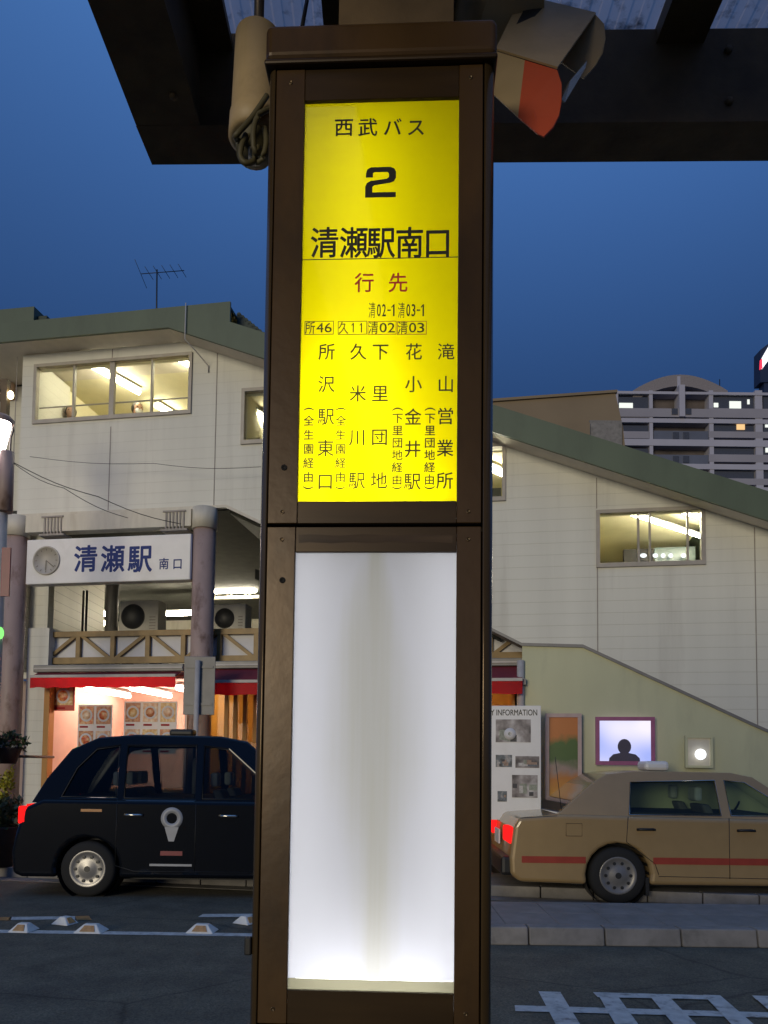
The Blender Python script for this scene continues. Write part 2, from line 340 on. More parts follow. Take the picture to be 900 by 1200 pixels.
M['win_warm'] = emit('lit_window_warm', (1.0,.62,.28), .9)
M['win_dim'] = mat('window_dim', (.075,.08,.10), .2)
M['navy'] = mat('navy_sign', (.02,.03,.07), .5)
M['neon_white'] = emit('sign_white_light', (.95,.97,1.0), 1.4)
M['neon_red'] = emit('sign_red_light', (1.0,.05,.10), 1.2)

# ------------------------------------------------------------------ lettering (the built-in font)
_gl = {}
def glyphs(s, bold=0.0):  # bold is left at 0
    k = (s, bold)
    if k not in _gl:
        c = bpy.data.curves.new('lettering_source', 'FONT'); c.body = s; c.offset = bold; c.resolution_u = 4
        o = bpy.data.objects.new('lettering_source', c); COL.objects.link(o)
        dg = bpy.context.evaluated_depsgraph_get(); me = bpy.data.meshes.new_from_object(o.evaluated_get(dg))
        _gl[k] = ([(v.co.x, v.co.y) for v in me.vertices], [tuple(p.vertices) for p in me.polygons])
        bpy.data.objects.remove(o); bpy.data.curves.remove(c); bpy.data.meshes.remove(me)
    return _gl[k]
def put_one(mb, x, z, y, h):
    w = h*.06
    mb.add([(x-w,y,z-h/2),(x+w,y,z-h/2),(x+w,y,z+h/2),(x-w*.4,y,z+h/2),(x-w*3.2,y,z+h*.30),(x-w*3.2,y,z+h*.18),(x-w,y,z+h*.32)], [(0,1,2,3,6),(3,4,5,6)])
def put_char(mb, s, x, z, y, ex, ez, bold=0.0):
    v, f = glyphs(s)
    for k in range(9 if bold > 0 else 1):       # a heavier weight: the glyph laid over itself in a small ring
        da, db = (bold*math.cos(k*math.pi/4), bold*math.sin(k*math.pi/4)) if k < 8 and bold > 0 else (0, 0)
        mb.add([(x + (a+da-.5)*ex, y - k*1.5e-5, z + (b+db-.38)*ez) for a, b in v], f)
def put_fit(mb, s, x, z, y, w, h, bold=0.0, turn=False):
    if s == '1': return put_one(mb, x, z, y, h)
    v, f = glyphs(s)
    if turn: v = [(b, -a) for a, b in v]
    x0, x1 = min(a for a, b in v), max(a for a, b in v); z0, z1 = min(b for a, b in v), max(b for a, b in v)
    for k in range(9 if bold > 0 else 1):
        da, db = (bold*h*math.cos(k*math.pi/4), bold*h*math.sin(k*math.pi/4)) if k < 8 and bold > 0 else (0, 0)
        mb.add([(x + ((a-x0)/(x1-x0)-.5)*w + da, y - k*1.5e-5, z + ((b-z0)/(z1-z0)-.5)*h + db) for a, b in v], f)

# ================================================================== GROUND
struct(MB().face([(-400,-200,0),(400,-200,0),(400,800,0),(-400,800,0)]), 'road', M['asphalt'])
def mark(pts, mt=M['paint_white'], name='road_marking', z=.004):
    P = [ground(x, y) for x, y in pts]
    mb = MB(); mb.face([(p.x, p.y, z) for p in P]); return struct(mb, name, mt)
a, b = ground(-60, 1096), ground(300, 1098.5)
struct(MB().face([(a.x-8,a.y+.2,.004),(3.0,b.y-.03,.004),(3.0,b.y+.09,.004),(a.x-8,a.y+.33,.004)]), 'road_marking', M['paint_white'])
mark([(10,1078.5),(88,1077.5),(88,1074),(12,1075)])
mark([(90,1078.5),(108,1078.5),(104,1073.5),(88,1074)], M['paint_orange'])
mark([(-10,1079),(12,1079),(14,1075),(-10,1075.5)], M['paint_orange'])
mark([(232,1075),(330,1075),(330,1071),(238,1071.5)])
# painted characters on the near lane (strokes as the photo shows them)
def zc(x, y): return (575 + x*.3611, 1130 + y*.3611)
for st in ([(155,90),(226,92),(330,260),(245,260)], [(78,136),(905,160),(905,178),(80,155)], [(332,94),(742,106),(752,118),(345,108)],
           [(345,96),(405,97),(520,260),(440,260)], [(512,110),(575,110),(720,260),(640,260)], [(690,104),(745,106),(960,290),(870,290)],
           [(848,108),(960,112),(960,124),(862,122)], [(862,110),(905,112),(1100,290),(1030,290)]):
    pass
strokes = [[(155,90),(226,92),(330,262),(245,262)], [(78,136),(960,161),(960,178),(80,155)], [(332,94),(742,105),(757,119),(347,110)],
           [(345,96),(405,97),(525,262),(440,262)], [(515,106),(578,108),(728,262),(645,262)], [(690,104),(745,106),(925,262),(840,262)],
           [(848,107),(975,111),(985,124),(862,121)], [(850,108),(905,110),(1090,262),(1020,262)], [(245,215),(1000,240),(1000,256),(255,232)]]
for i, st in enumerate(strokes):
    mark([zc(*p) for p in st], z=.004 + .0012*(i+1))

# traffic island of kerb stones and paving
mb = MB(); x = .62; y0 = 6.72
for i in range(16):
    w = .66
    mb.hexa([(x,y0,0),(x+w-.012,y0,0),(x+w-.012,y0+.17,0),(x,y0+.17,0),(x,y0+.03,.15),(x+w-.012,y0+.03,.15),(x+w-.012,y0+.17,.15),(x,y0+.17,.15)])
    x += w
struct(mb, 'kerb', M['concrete'], bevel=.012)
mb = MB(); x = .62
for i in range(22):
    for yy in (6.90, 7.42): mb.box(x, x+.475, yy, yy+.51, 0, .148)
    x += .48
struct(mb, 'traffic_island', M['slab'], bevel=.004, seg=1)
struct(MB().box(.62, 11.2, 7.935, 8.0, 0, .146), 'kerb', M['concrete'])
# station pavement with its kerb
mb = MB(FT); x = -9
while x < 16:
    mb.box(x, x+.588, -1.45, -1.30, 0, .13); x += .6
struct(mb, 'kerb', M['concrete'], bevel=.012)
struct(MB(FT).box(-9, 16, -1.295, 8, 0, .126), 'pavement', M['slab'])
struct(MB(FT).box(-9, 16, -1.70, -1.455, 0, .004), 'gutter', M['concrete'])

# ================================================================== STATION BUILDING
sb = local_thing(FT, 0, 0, 0, 'station_building', 'large white sided station building with a green sloping roof edge and lit windows', 'station')
def fx(px, py, y=0.0): return on(FT, px, py, y)
WIN = {}
def rect(px0, py0, px1, py1, y=0.0):
    (x0, z1), (x1, z0) = fx(px0, py0, y), fx(px1, py1, y); return x0, x1, z0, z1
WL = rect(43, 430, 222, 484); WL = (WL[0], WL[1], 6.86, 7.73)
WR = rect(701, 598, 824, 658); WR = (WR[0], WR[1], 4.31, 5.06)
WM1 = rect(286, 459, 340, 514); WM2 = rect(520, 527, 590, 583)
wins = [WL, WM1, WM2, WR]
hole = lambda w: [(w[0],w[2]),(w[1],w[2]),(w[1],w[3]),(w[0],w[3])]
EX0 = fx(20, 600)[0]
# the eave line: flat on the left, then falling to the right
EAVE_BEND = fx(199, 386, -.35); E1 = fx(900, 612, -.35)
slope = (EAVE_BEND[1] - E1[1]) / (E1[0] - EAVE_BEND[0])
XR = 13.5
eave = lambda x: EAVE_BEND[1] - max(0, x - EAVE_BEND[0]) * slope
ez = EAVE_BEND[1]
weave = lambda x: eave(x) + .09*max(0, min(1, x - EAVE_BEND[0]))     # where the soffit meets the wall
clampw = lambda w: (w[0], w[1], w[2], min(w[3], weave(w[1]) - .05))
WM1, WM2, WR = clampw(WM1), clampw(WM2), clampw(WR); wins = [WL, WM1, WM2, WR]
outer = [(EX0, 5.37), (1.45, 5.37), (5.55, 3.34), (5.85, 3.20), (5.85, 0), (XR, 0), (XR, weave(XR)-.005), (EAVE_BEND[0]+1, weave(EAVE_BEND[0]+1)-.005), (EAVE_BEND[0], ez-.005), (EX0, ez-.005)]
MB(FT).holed(outer, [hole(w) for w in wins], 0, .16).link('wall', M['wall'], sb)
MB(FT).box(-6, EX0-.002, .9, 1.06, 2.9, ez-.01).link('side_wall', M['wall'], sb)
MB(FT).box(EX0, EX0+.16, .162, 1.06, 5.37, ez-.01).link('return_wall', M['wall'], sb)
# vertical joints of the siding
for px, ya, yb in ((132, 409, 427), (130, 500, 600), (255, 410, 597), (699, 560, 596), (700, 662, 772), (884, 618, 850), (21, 412, 600)):
    (xa, za), (xb, zb) = fx(px, ya), fx(px, yb)
    za = min(za, weave(xa) - .02)
    MB(FT).box(xa-.007, xa+.007, -.005, -.001, zb, za).link('joint_strip', M['seam'], sb)
# bottom flashing along the underside of the upper floor and stair flight
mb = MB(FT)
mb.prism_xz([(EX0,5.33),(1.45,5.33),(5.5,3.325),(5.5,3.365),(1.46,5.372),(EX0,5.372)], -.03, -.001)
mb.link('flashing', M['cream'], sb)
# fascia: one long green board, bent where the eave starts to fall
fb = lambda px, py: fx(px, py, -.36)
FT_T = fb(271, 355)[1]; bend_top = fb(271, 355)[0]
zr0 = fb(309, 391); zr1 = fb(900, 577)
sl2 = (zr0[1] - zr1[1]) / (zr1[0] - zr0[0])
topz = lambda x: zr0[1] - (x - zr0[0]) * sl2
bt = fb(271, 377)
mb = MB(FT)
mb.prism_xz([(-6, ez), (EAVE_BEND[0], ez), (XR+.3, eave(XR+.3)), (XR+.3, topz(XR+.3)), (bend_top+.002, topz(bend_top)), (bend_top, FT_T), (-6, FT_T-.03)], -.40, -.36)
mb.link('fascia', M['green'], sb)
# soffits
mb = MB(FT); mb.hexa([(-6,-.36,ez+.02),(EAVE_BEND[0],-.36,ez+.02),(EAVE_BEND[0],.9,ez+.02),(-6,.9,ez+.02),(-6,-.36,ez+.06),(EAVE_BEND[0],-.36,ez+.06),(EAVE_BEND[0],.9,ez+.06),(-6,.9,ez+.06)])
xa, xb = EAVE_BEND[0], XR+.3
mb.hexa([(xa,-.36,eave(xa)+.02),(xb,-.36,eave(xb)+.02),(xb,.2,weave(xb)+.02),(xa,.2,eave(xa)+.02),(xa,-.36,eave(xa)+.06),(xb,-.36,eave(xb)+.06),(xb,.2,weave(xb)+.06),(xa,.2,eave(xa)+.06)])
mb.link('soffit', M['soffit'], sb)
mb = MB(FT); x = fx(578, 515, -.2)[0]      # scalloped edge of the soffit sheets on the falling eave
while x < XR:
    mb.box(x, x+.055, -.10, -.006, weave(x+.03)-.045, weave(x+.03)+.02); x += .085
mb.link('soffit_ribs', M['soffit'], sb)
# roof planes behind the fascia, with ribs that show as a bumpy edge on the slope
mb = MB(FT)
mb.hexa([(-6,-.36,FT_T-.1),(bend_top,-.36,FT_T-.1),(bend_top,9,FT_T-.1),(-6,9,FT_T-.1),(-6,-.36,FT_T-.06),(bend_top,-.36,FT_T-.06),(bend_top,9,FT_T-.06),(-6,9,FT_T-.06)])
xa, xb = bend_top, XR+.3
mb.hexa([(xa,-.36,topz(xa)-.1),(xb,-.36,topz(xb)-.1),(xb,9,topz(xb)-.1),(xa,9,topz(xa)-.1),(xa,-.36,topz(xa)-.05),(xb,-.36,topz(xb)-.05),(xb,9,topz(xb)-.05),(xa,9,topz(xa)-.05)])
mb.link('roof', M['roof_dark'], sb)
mb = MB(FT)
for i in range(9):
    x = bend_top + .02 + i*.055; z = FT_T - .02 - i*.048
    mb.cyl((x, -.1, z), (x, 3.0, z), .035, 8)
    mb.box(x-.03, x+.03, -.1, 3.0, topz(x)-.1, z)
mb.link('roof_ribs', M['roof_dark'], sb)
# pale roof block behind the fascia at the far left
x0, z0 = fb(0, 377); x1, z1 = on(FT, 40, 359, 1.0)
MB(FT).box(-6, x1, 1.0, 5, FT_T-.1, z1).link('roof_upstand', M['green'], sb)
MB(FT).box(x1+.005, x1+.18, 1.1, 4, FT_T-.1, z1-.12).link('roof_vent', M['roof_dark'], sb)
# floor slab, back walls
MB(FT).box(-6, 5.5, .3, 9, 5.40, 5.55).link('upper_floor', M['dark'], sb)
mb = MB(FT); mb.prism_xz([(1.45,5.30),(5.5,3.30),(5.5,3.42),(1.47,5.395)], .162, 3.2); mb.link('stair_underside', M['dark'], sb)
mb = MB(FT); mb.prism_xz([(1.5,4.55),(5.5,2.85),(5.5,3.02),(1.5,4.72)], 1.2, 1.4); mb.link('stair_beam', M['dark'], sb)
MB(FT).box(-6, 5.84, 8.9, 9.05, 0, 8.0).link('back_wall', M['cream'], sb)
MB(FT).box(5.86, XR, 8.9, 9.05, 0, 5.5).link('back_wall', M['cream'], sb)
MB(FT).box(XR-.16, XR-.005, .165, 8.895, 0, eave(XR)-.12).link('end_wall', M['wall'], sb)
MB(FT).box(-1.5, 5.84, .16, 8.8, 2.86, 3.02).link('balcony_floor', M['cream'], sb)

# rooms behind the windows: five sided boxes, lit by their own tubes
def room(x0, x1, z0, z1, d, name='room'):
    e = .03; mb = MB(FT)
    mb.box(x0-e, x1+e, d, d+e, z0-e, z1+e)
    mb.box(x0-e, x0, .165, d-.001, z0, z1); mb.box(x1, x1+e, .165, d-.001, z0, z1)
    mb.box(x0-e, x1+e, .165, d-.001, z1+.001, z1+e); mb.box(x0-e, x1+e, .165, d-.001, z0-e, z0-.001)
    return mb.link(name, M['room'], sb)
room(-1.95, 1.6, 5.75, 7.97, 4.6)
room(1.66, 3.2, 5.75, 7.2, 2.0)
room(4.2, 5.62, 4.9, 6.02, 2.0)
room(6.2, 9.6, 4.0, 5.16, 4.5)
pa, pb_ = on(FT,60,449,1.8)[0], on(FT,116,478,4.4)[0]
MB(FT).hexa([(pa,1.8,5.752),(pa+.06,1.8,5.752),(pb_+.06,4.55,5.752),(pb_,4.55,5.752),(pa,1.8,7.93),(pa+.06,1.8,7.93),(pb_+.06,4.55,7.93),(pb_,4.55,7.93)]).link('partition', M['room_green'], sb)
MB(FT).hexa([(pa-.42,.8,7.70),(pa-.05,.8,7.70),(pb_-.05,4.55,7.70),(pb_-.40,4.55,7.70),(pa-.42,.8,7.965),(pa-.05,.8,7.965),(pb_-.05,4.55,7.965),(pb_-.40,4.55,7.965)]).link('ceiling_beam', M['room_pink'], sb)
MB(FT).box(on(FT,731,650,1.9)[0], on(FT,766,650,1.9)[0], 1.9, 2.0, 4.0, on(FT,750,643,1.9)[1]).link('shop_gate', M['room_dark'], sb)
MB(FT).box(on(FT,767,650,1.95)[0], on(FT,815,650,1.95)[0], 1.95, 2.0, 4.0, on(FT,790,641,1.95)[1]).link('glass_screen', M['room_glass'], sb)

def window(w, splits, rail=None, y=.03):
    x0, x1, z0, z1 = w; t = .035
    mb = MB(FT); mb.box(x0-.03, x1+.03, -.03, .06, z0-.05, z0+.01); mb.box(x0-.03, x1+.03, -.03, .06, z1-.01, z1+.04)
    mb.box(x0-.03, x0+.02, -.03, .06, z0+.011, z1-.011); mb.box(x1-.02, x1+.03, -.03, .06, z0+.011, z1-.011)
    f = mb.link('window', M['alu'], sb)
    for k, s in enumerate(splits):
        xs = x0 + (x1-x0)*s[0]; MB(FT).box(xs-s[1], xs+s[1], y-.03, y+.03, z0+.011, z1-.011).link('mullion', M['alu'], f)
    if rail: MB(FT).box(x0+.021, x1-.021, y+.04, y+.055, z0+(z1-z0)*rail, z0+(z1-z0)*rail+.018).link('handrail', M['alu'], f)
    MB(FT).box(x0+.021, x1-.021, y-.004, y, z0+.012, z1-.012).link('pane', M['glass'], f)
window(WL, ((.25,.015),(.5,.04),(.755,.013)), .27)
window(WM1, ((.5,.015),)); window(WM2, ((.5,.015),))
window(WR, ((.39,.013),(.50,.012),(.86,.012)))

def tube_light(p0, p1, label, m=M['tube'], r=.04, grp='ceiling tube lights in the station windows'):
    p0, p1 = Vector(p0), Vector(p1); c = (p0+p1)/2; d = p1-p0
    t = thing('tube_light', label, 'tube light', c, math.atan2(d.y, d.x), grp)
    MB().tube([p0, p1], r, 10).link('tube', m, t)
    up = Vector((0,0,r+.012)); s = d.normalized().cross(Vector((0,0,1)))*.06
    MB().hexa([p0-s+up, p0+s+up, p1+s+up, p1-s+up, p0-s+up*1.5, p0+s+up*1.5, p1+s+up*1.5, p1-s+up*1.5]).link('housing', M['white_in'], t)
def at_z(px, py, z): return ground(px, py, z)
Lz = 7.88
tube_light(at_z(108,429,Lz), at_z(163,460,Lz), 'long bright tube light in the middle of the wide upper left window')
tube_light(at_z(183,475,Lz), at_z(203,487,Lz), 'short tube light low in the right half of the wide upper left window')
tube_light(at_z(208,420,Lz), at_z(238,437,Lz), 'tube light cut by the top right corner of the wide upper left window')
tube_light(at_z(287,477,7.08), at_z(312,493,7.08), 'tube light in the narrow window left of the bus stop pillar')
tube_light(at_z(558,541,5.93), at_z(590,556,5.93), 'tube light in the narrow window right of the bus stop pillar')
tube_light(at_z(731,600,5.07), at_z(823,630,5.07), 'longest tube light running across the right hand station window', M['tube_thin'], r=.018)
tube_light(at_z(795,599,5.07), at_z(840,613,5.07), 'short tube light in the top right corner of the right hand station window', M['tube_thin'], r=.018)
# row of small bright lamps seen low in the right window
for i, (px, w) in enumerate(((754,5),(768,4),(777,3.5),(786,3.5),(801,4))):
    p = FT @ Vector((on(FT, px, 651, 1.85)[0], 1.85, on(FT, px, 651, 1.85)[1]))
    tag(MB().ball((0,0,0), w*.011, .03, .035, 10, 6).link('counter_lamp', M['neon_white'], None), 
        'one of a row of small white lamps low in the right station window', 'lamp', 'small white lamps low in the right window').location = p

# ---- people inside the upper left window
skin = mat('skin', (.45,.27,.18), .6, var=.05); hair = mat('hair', (.02,.015,.012), .6)
def person(px, py, Y, label, shirt, mask=False, turn=0.0):
    h = deep(px, py, Y); zf = 5.755; H = h.z + .11 - zf; k = H / 1.66
    root = thing('person', label, 'person', (h.x, h.y, zf), turn, 'people inside the upper left station window')
    me = bpy.data.meshes.new('body')
    J = [(0,0,.92,.14),(0,0,1.12,.12),(0,0,1.32,.13),(0,0,1.42,.06),(0,-.01,1.50,.052),(0,-.01,1.56,.082),(0,-.01,1.62,.07),
         (.17,0,1.36,.055),(.22,.02,1.10,.043),(.22,-.06,.88,.032),(.22,-.09,.78,.035),(-.17,0,1.36,.055),(-.22,.02,1.10,.043),(-.22,-.06,.88,.032),(-.22,-.09,.78,.035),
         (.09,0,.84,.10),(.10,-.01,.48,.065),(.10,.02,.08,.042),(.10,-.12,.035,.035),(-.09,0,.84,.10),(-.10,-.01,.48,.065),(-.10,.02,.08,.042),(-.10,-.12,.035,.035)]
    E = [(0,1),(1,2),(2,3),(3,4),(4,5),(5,6),(2,7),(7,8),(8,9),(9,10),(2,11),(11,12),(12,13),(13,14),(0,15),(15,16),(16,17),(17,18),(0,19),(19,20),(20,21),(21,22)]
    me.from_pydata([(a*k,b*k,c*k) for a,b,c,_ in J], E, [])
    body = bpy.data.objects.new('body', me); COL.objects.link(body); body.parent = root
    body.modifiers.new('skin', 'SKIN')
    for i, v in enumerate(me.skin_vertices[0].data): v.radius = (J[i][3]*k,)*2; v.use_root = (i == 0)
    sm = body.modifiers.new('smooth', 'SUBSURF'); sm.levels = 2; sm.render_levels = 2
    me.materials.append(skin); body['_m'] = root['_m']
    Mx = Matrix([root['_m'][i*4:i*4+4] for i in range(4)])
    MB(Mx).ball((0,.012*k,1.595*k), .088*k, .10*k, .095*k).link('hair', hair, root)
    mb = MB(Mx).ball((0,-.068*k,1.565*k), .066*k, .035*k, .085*k); mb.ball((0,-.104*k,1.55*k), .012*k,.015*k,.02*k, 8, 6)
    mb.link('face', skin, root)
    mb = MB(Mx)
    for s in (-1, 1): mb.ball((s*.028*k,-.098*k,1.58*k), .011*k,.008*k,.007*k, 8, 6)
    mb.link('eyes', hair, root)
    if mask: MB(Mx).ball((0,-.078*k,1.525*k), .058*k, .036*k, .048*k).link('face_mask', M['sign_white'], root)
    mb = MB(Mx); mb.lathe((0,0,.86*k), (0,0,1), [(0,.17*k),(.25*k,.155*k),(.45*k,.185*k),(.52*k,.16*k),(.565*k,.07*k)])
    for v in range(len(mb.v)): pass
    mb.link('shirt', shirt, root)
person(83, 485, 12.7, 'dark haired person standing at the left end inside the upper window', M['room_dark'], False, R(20))
person(161, 481, 12.8, 'dark haired person in a white face mask right of centre inside the upper window', M['metal_grey'], True, R(35))

# ---- columns, girder, sign board
def column(px, py, r, z1):
    x, _ = fx(px, py)
    c = MB(FT).cyl((x,0,.126), (x,0,z1-.32), r, 28).link('column', M['col_pink'], sb)
    MB(FT).cyl((x,0,z1-.32), (x,0,z1), r+.02, 28).link('column_head', M['cream'], c); return x
c1 = column(21, 610, .165, 5.33); c2 = column(240.5, 600, .165, 5.33)
MB(FT).box(c1+.19, c2-.19, -.08, .12, 5.06, 5.32).link('girder', M['cream'], sb)
for px in (62, 205):
    x = fx(px, 615, -.1)[0]; mb = MB(FT)
    for i in range(6): mb.box(x-.16+i*.055, x-.135+i*.055, -.095, -.081, 5.02, 5.27)
    mb.box(x-.2, x+.16, -.10, -.081, 5.275, 5.30); mb.box(x-.22, x+.2, -.12, .1, 4.985, 5.015)
    mb.link('girder_grille', M['seam'], sb)
x0 = fx(31, 655, -.12)[0]; x1 = fx(223, 655, -.12)[0]; z1 = fx(128, 629, -.12)[1]; z0 = fx(128, 682, -.12)[1]
ns = local_thing(FT, (x0+x1)/2, 0, z0, 'station_name_sign', 'white station name board with blue Japanese lettering and a round clock', 'sign')
MB(FT).box(x0, x1, -.12, .06, z0, z1).link('panel', M['sign_white'], ns, bevel=.01)
MB(FT).box(x1+.001, x1+.02, -.115, .055, z0+.01, z1-.01).link('side_trim', M['sign_edge'], ns)
mb = MB(FT)
for ch, px in (('清',100.5),('瀬',132),('駅',164)):
    x, z = fx(px, 654.5, -.123); put_char(mb, ch, x, z, -.1225, .40, .43, .022)
for ch, px in (('南',192),('口',208)):
    x, z = fx(px, 660.5, -.123); put_char(mb, ch, x, z, -.1225, .165, .18, .016)
mb.link('lettering', M['sign_blue'], ns)
cx, cz = fx(54.5, 657, -.125); ck = MB(FT)
ck.lathe((cx,-.12,cz), FT.to_3x3().inverted() @ (FT.to_3x3() @ Vector((0,-1,0))), [(0,.225),(.02,.225),(.024,.20),(.010,.198),(.010,0)], 40)
ck = ck.link('clock', M['clock'], ns)
for k in range(12):
    mb = MB(FT)
    a = 2*math.pi*k/12; d = Vector((math.sin(a), 0, math.cos(a))); q = Vector((math.cos(a), 0, -math.sin(a)))*.006; c = Vector((cx,-.132,cz))
    mb.hexa([c+d*.155-q, c+d*.155+q, c+d*.185+q, c+d*.185-q] + [p+Vector((0,-.002,0)) for p in (c+d*.155-q, c+d*.155+q, c+d*.185+q, c+d*.185-q)])
    mb.link('hour_mark', M['clock_dark'], ck)
for a, l in ((R(128), .17), (R(182), .15)):
    mb = MB(FT)
    d = Vector((math.sin(a),0,math.cos(a))); q = Vector((math.cos(a),0,-math.sin(a)))*.008; c = Vector((cx,-.136,cz))
    mb.hexa([c-q, c+q, c+d*l+q, c+d*l-q] + [p+Vector((0,-.003,0)) for p in (c-q, c+q, c+d*l+q, c+d*l-q)])
    mb.link('hand', M['clock_dark'], ck)

# ---- balcony level behind the sign
x0, z0 = on(FT, 27, 740, .7); x1, _ = on(FT, 103, 740, 3.6)
mb = MB(FT); mb.hexa([(x0,.7,3.02),(x1,4.2,3.02),(x1-.15,4.3,3.02),(x0-.15,.8,3.02),(x0,.7,5.38),(x1,4.2,5.38),(x1-.15,4.3,5.38),(x0-.15,.8,5.38)])
mb.link('side_cladding', M['louvre'], sb)
x, _ = on(FT, 131, 715, 2.2); MB(FT).cyl((x,2.2,3.02),(x,2.2,5.39),.115,20).link('pipe_column', M['metal_grey'], sb)
for px in (84+17, 88+17):
    x, _ = on(FT, px, 715, 2.0); MB(FT).cyl((x,1.9,3.05),(x,1.9,4.6),.02,8).link('drain_pipe', M['black'], sb)
def aircon(pxl, pxr, pyt, y, label):
    x0, z1 = on(FT, pxl, pyt, y); x1, _ = on(FT, pxr, pyt, y); w = x1-x0; z0 = on(FT, pxl, 746, y)[1]
    t = local_thing(FT, (x0+x1)/2, y+.15, z0, 'air_conditioner', label, 'air conditioner', 'air conditioner units on the balcony')
    MB(FT).box(x0, x1, y, y+.32, z0+.05, z1).link('casing', M['ac'], t, bevel=.015)
    c = (x0+w*.36, y-.002, (z0+z1)/2+.03); r = min(w*.30, (z1-z0)*.42)
    MB(FT).lathe(c, (0,-1,0), [(0,r),(.012,r),(.012,r*.93),(.001,r*.9),(.001,0)], 32).link('fan_guard', M['black'], t)
    mb = MB(FT)
    for k in range(5): mb.box(x0+w*.78, x1-.05, y-.006, y-.001, z0+.12+k*.05, z0+.14+k*.05)
    mb.link('vent', M['seam'], t)
    mb = MB(FT); mb.box(x0+.06, x0+.14, y+.02, y+.3, 3.022, z0+.05); mb.box(x1-.14, x1-.06, y+.02, y+.3, 3.022, z0+.05); mb.link('foot', M['black'], t)
aircon(140, 186, 704, 1.5, 'grey outdoor air conditioner unit left of the right hand column')
aircon(250, 288, 708, 1.5, 'grey outdoor air conditioner unit between the right hand column and the pillar')
# platform roof and its lights behind, seen through the gap
pr = local_thing(FT, 1.5, 6, 3.02, 'platform_roof', 'pale lattice truss roof over the railway platform seen under the upper floor', 'roof')
z1 = on(FT, 200, 683, 6)[1]; z0 = on(FT, 200, 702, 6)[1]
mb = MB(FT); mb.box(-1.2, 5.5, 5.9, 6.0, z1-.06, z1+.1); mb.box(-1.2, 5.5, 5.9, 6.0, z0-.05, z0+.02); x = -1.2
while x < 5.3:
    mb.prism_xz([(x,z0),(x+.04,z0),(x+.24,z1-.06),(x+.2,z1-.06)], 5.92, 5.98); mb.prism_xz([(x+.4,z0),(x+.44,z0),(x+.24,z1-.06),(x+.2,z1-.06)], 5.92, 5.98); x += .44
mb.link('truss', M['cream'], pr)
MB(FT).box(-1.2, 5.5, 6.0, 8.7, z1+.12, z1+.18).link('roof_sheet', M['cream'], pr)
MB(FT).box(-1.2, 5.5, 8.5, 8.6, 3.02, 3.9).link('platform_screen', M['cream'], pr)
MB(FT).box(1.2, 2.6, 5.0, 5.1, 3.02, 3.72).link('platform_bench_back', M['room_dark'], pr)
for pxs, py, lab in (((98,124),720,'upper of two platform tube lights left of the pipe column'), ((98,124),731,'lower of two platform tube lights left of the pipe column'), ((184,228),719.5,'platform tube light left of the pink column'), ((252,300),693,'platform tube light right of the pink column')):
    (xa,za),(xb,zb) = on(FT,pxs[0],py,5.5), on(FT,pxs[1],py,5.5)
    tube_light(FT @ Vector((xa,5.5,za)), FT @ Vector((xb,5.5,za)), lab, M['tube_cool'], .05, 'tube lights over the platform')

# balcony rail: white boards behind a gold brown truss
x0, zt = on(FT, 51, 741, .25); zb = on(FT, 51, 777, .25)[1]; x1 = 6.02
rl = local_thing(FT, (x0+x1)/2, .25, zb, 'balcony_railing', 'white balcony rail panels framed by a gold brown zigzag truss over the shops', 'railing')
MB(FT).box(x0+.02, x1-.02, .29, .31, zb+.02, zt-.02).link('board', M['board'], rl)
MB(FT).box(x0, x1, .22, .29, zt-.085, zt).link('top_rail', M['gold'], rl); MB(FT).box(x0, x1, .22, .29, zb-.02, zb+.08).link('bottom_rail', M['gold'], rl)
sp = on(FT, 143, 755, .25)[0] - on(FT, 96, 755, .25)[0]; n = int((x1-x0)/sp*2)+1
xs = [x0+.03+ i*sp*.86 for i in range(int((x1-x0)/(sp*.86))+1)]
for i, x in enumerate(xs):
    MB(FT).box(x-.035, x+.035, .225, .285, zb+.081, zt-.086).link('post', M['gold'], rl)
    if i+1 < len(xs):
        xn = xs[i+1]; lo, hi = (zb+.08, zt-.085)
        p = [(x+.035,lo),(x+.12,lo),(xn-.035,hi),(xn-.12,hi)] if i%2==0 else [(x+.035,hi),(x+.12,hi),(xn-.035,lo),(xn-.12,lo)]
        MB(FT).prism_xz(p, .235, .28).link('diagonal', M['gold'], rl)
MB(FT).box(5.5, 6.2, .34, .5, zb, 4.1).link('stair_rail_wall', M['cream_green'], sb)

MB(FT).box(-6, fx(25,800)[0]-.003, 1.2, 1.3, .127, 2.895).link('lower_side_wall', M['col_pink'], sb)
# white side wall left of the shop and shop interiors
x0 = fx(25, 800)[0]; x1 = fx(50, 800)[0]
MB(FT).box(x0, x1, .12, 5, .127, 3.6).link('side_panel', M['wall'], sb)
shop0, shop1 = x1+.02, fx(213, 830)[0]
def shop_room(x0, x1, z1, d, wm, name):
    mb = MB(FT); mb.box(x0, x1, d, d+.05, .127, z1); mb.box(x0, x0+.04, .2, d, .127, z1); mb.box(x1-.04, x1, .2, d, .127, z1); mb.box(x0, x1, .2, d, z1, z1+.05)
    return mb.link(name, wm, sb)
M['shop_wall'] = mat('shop_wall', (.80,.60,.50), .6, var=.05)
M['shop_wall2'] = mat('shop_wall_wood', (.60,.36,.13), .6, var=.1)
shop_room(shop0, shop1, 2.80, 2.4, M['shop_wall'], 'shop_room'); shop_room(shop1+.03, 5.7, 2.80, 2.4, M['shop_wall2'], 'shop_room')
for i in range(3):
    xx = shop0 + .35 + i*(shop1-shop0-.7)/2
    tube_light(FT @ Vector((xx,.6,2.7)), FT @ Vector((xx,2.0,2.7)), ('left','middle','right')[i] + ' ceiling tube of the bright red awning shop', M['tube_shop'], .04, 'ceiling tubes of the red awning shop')
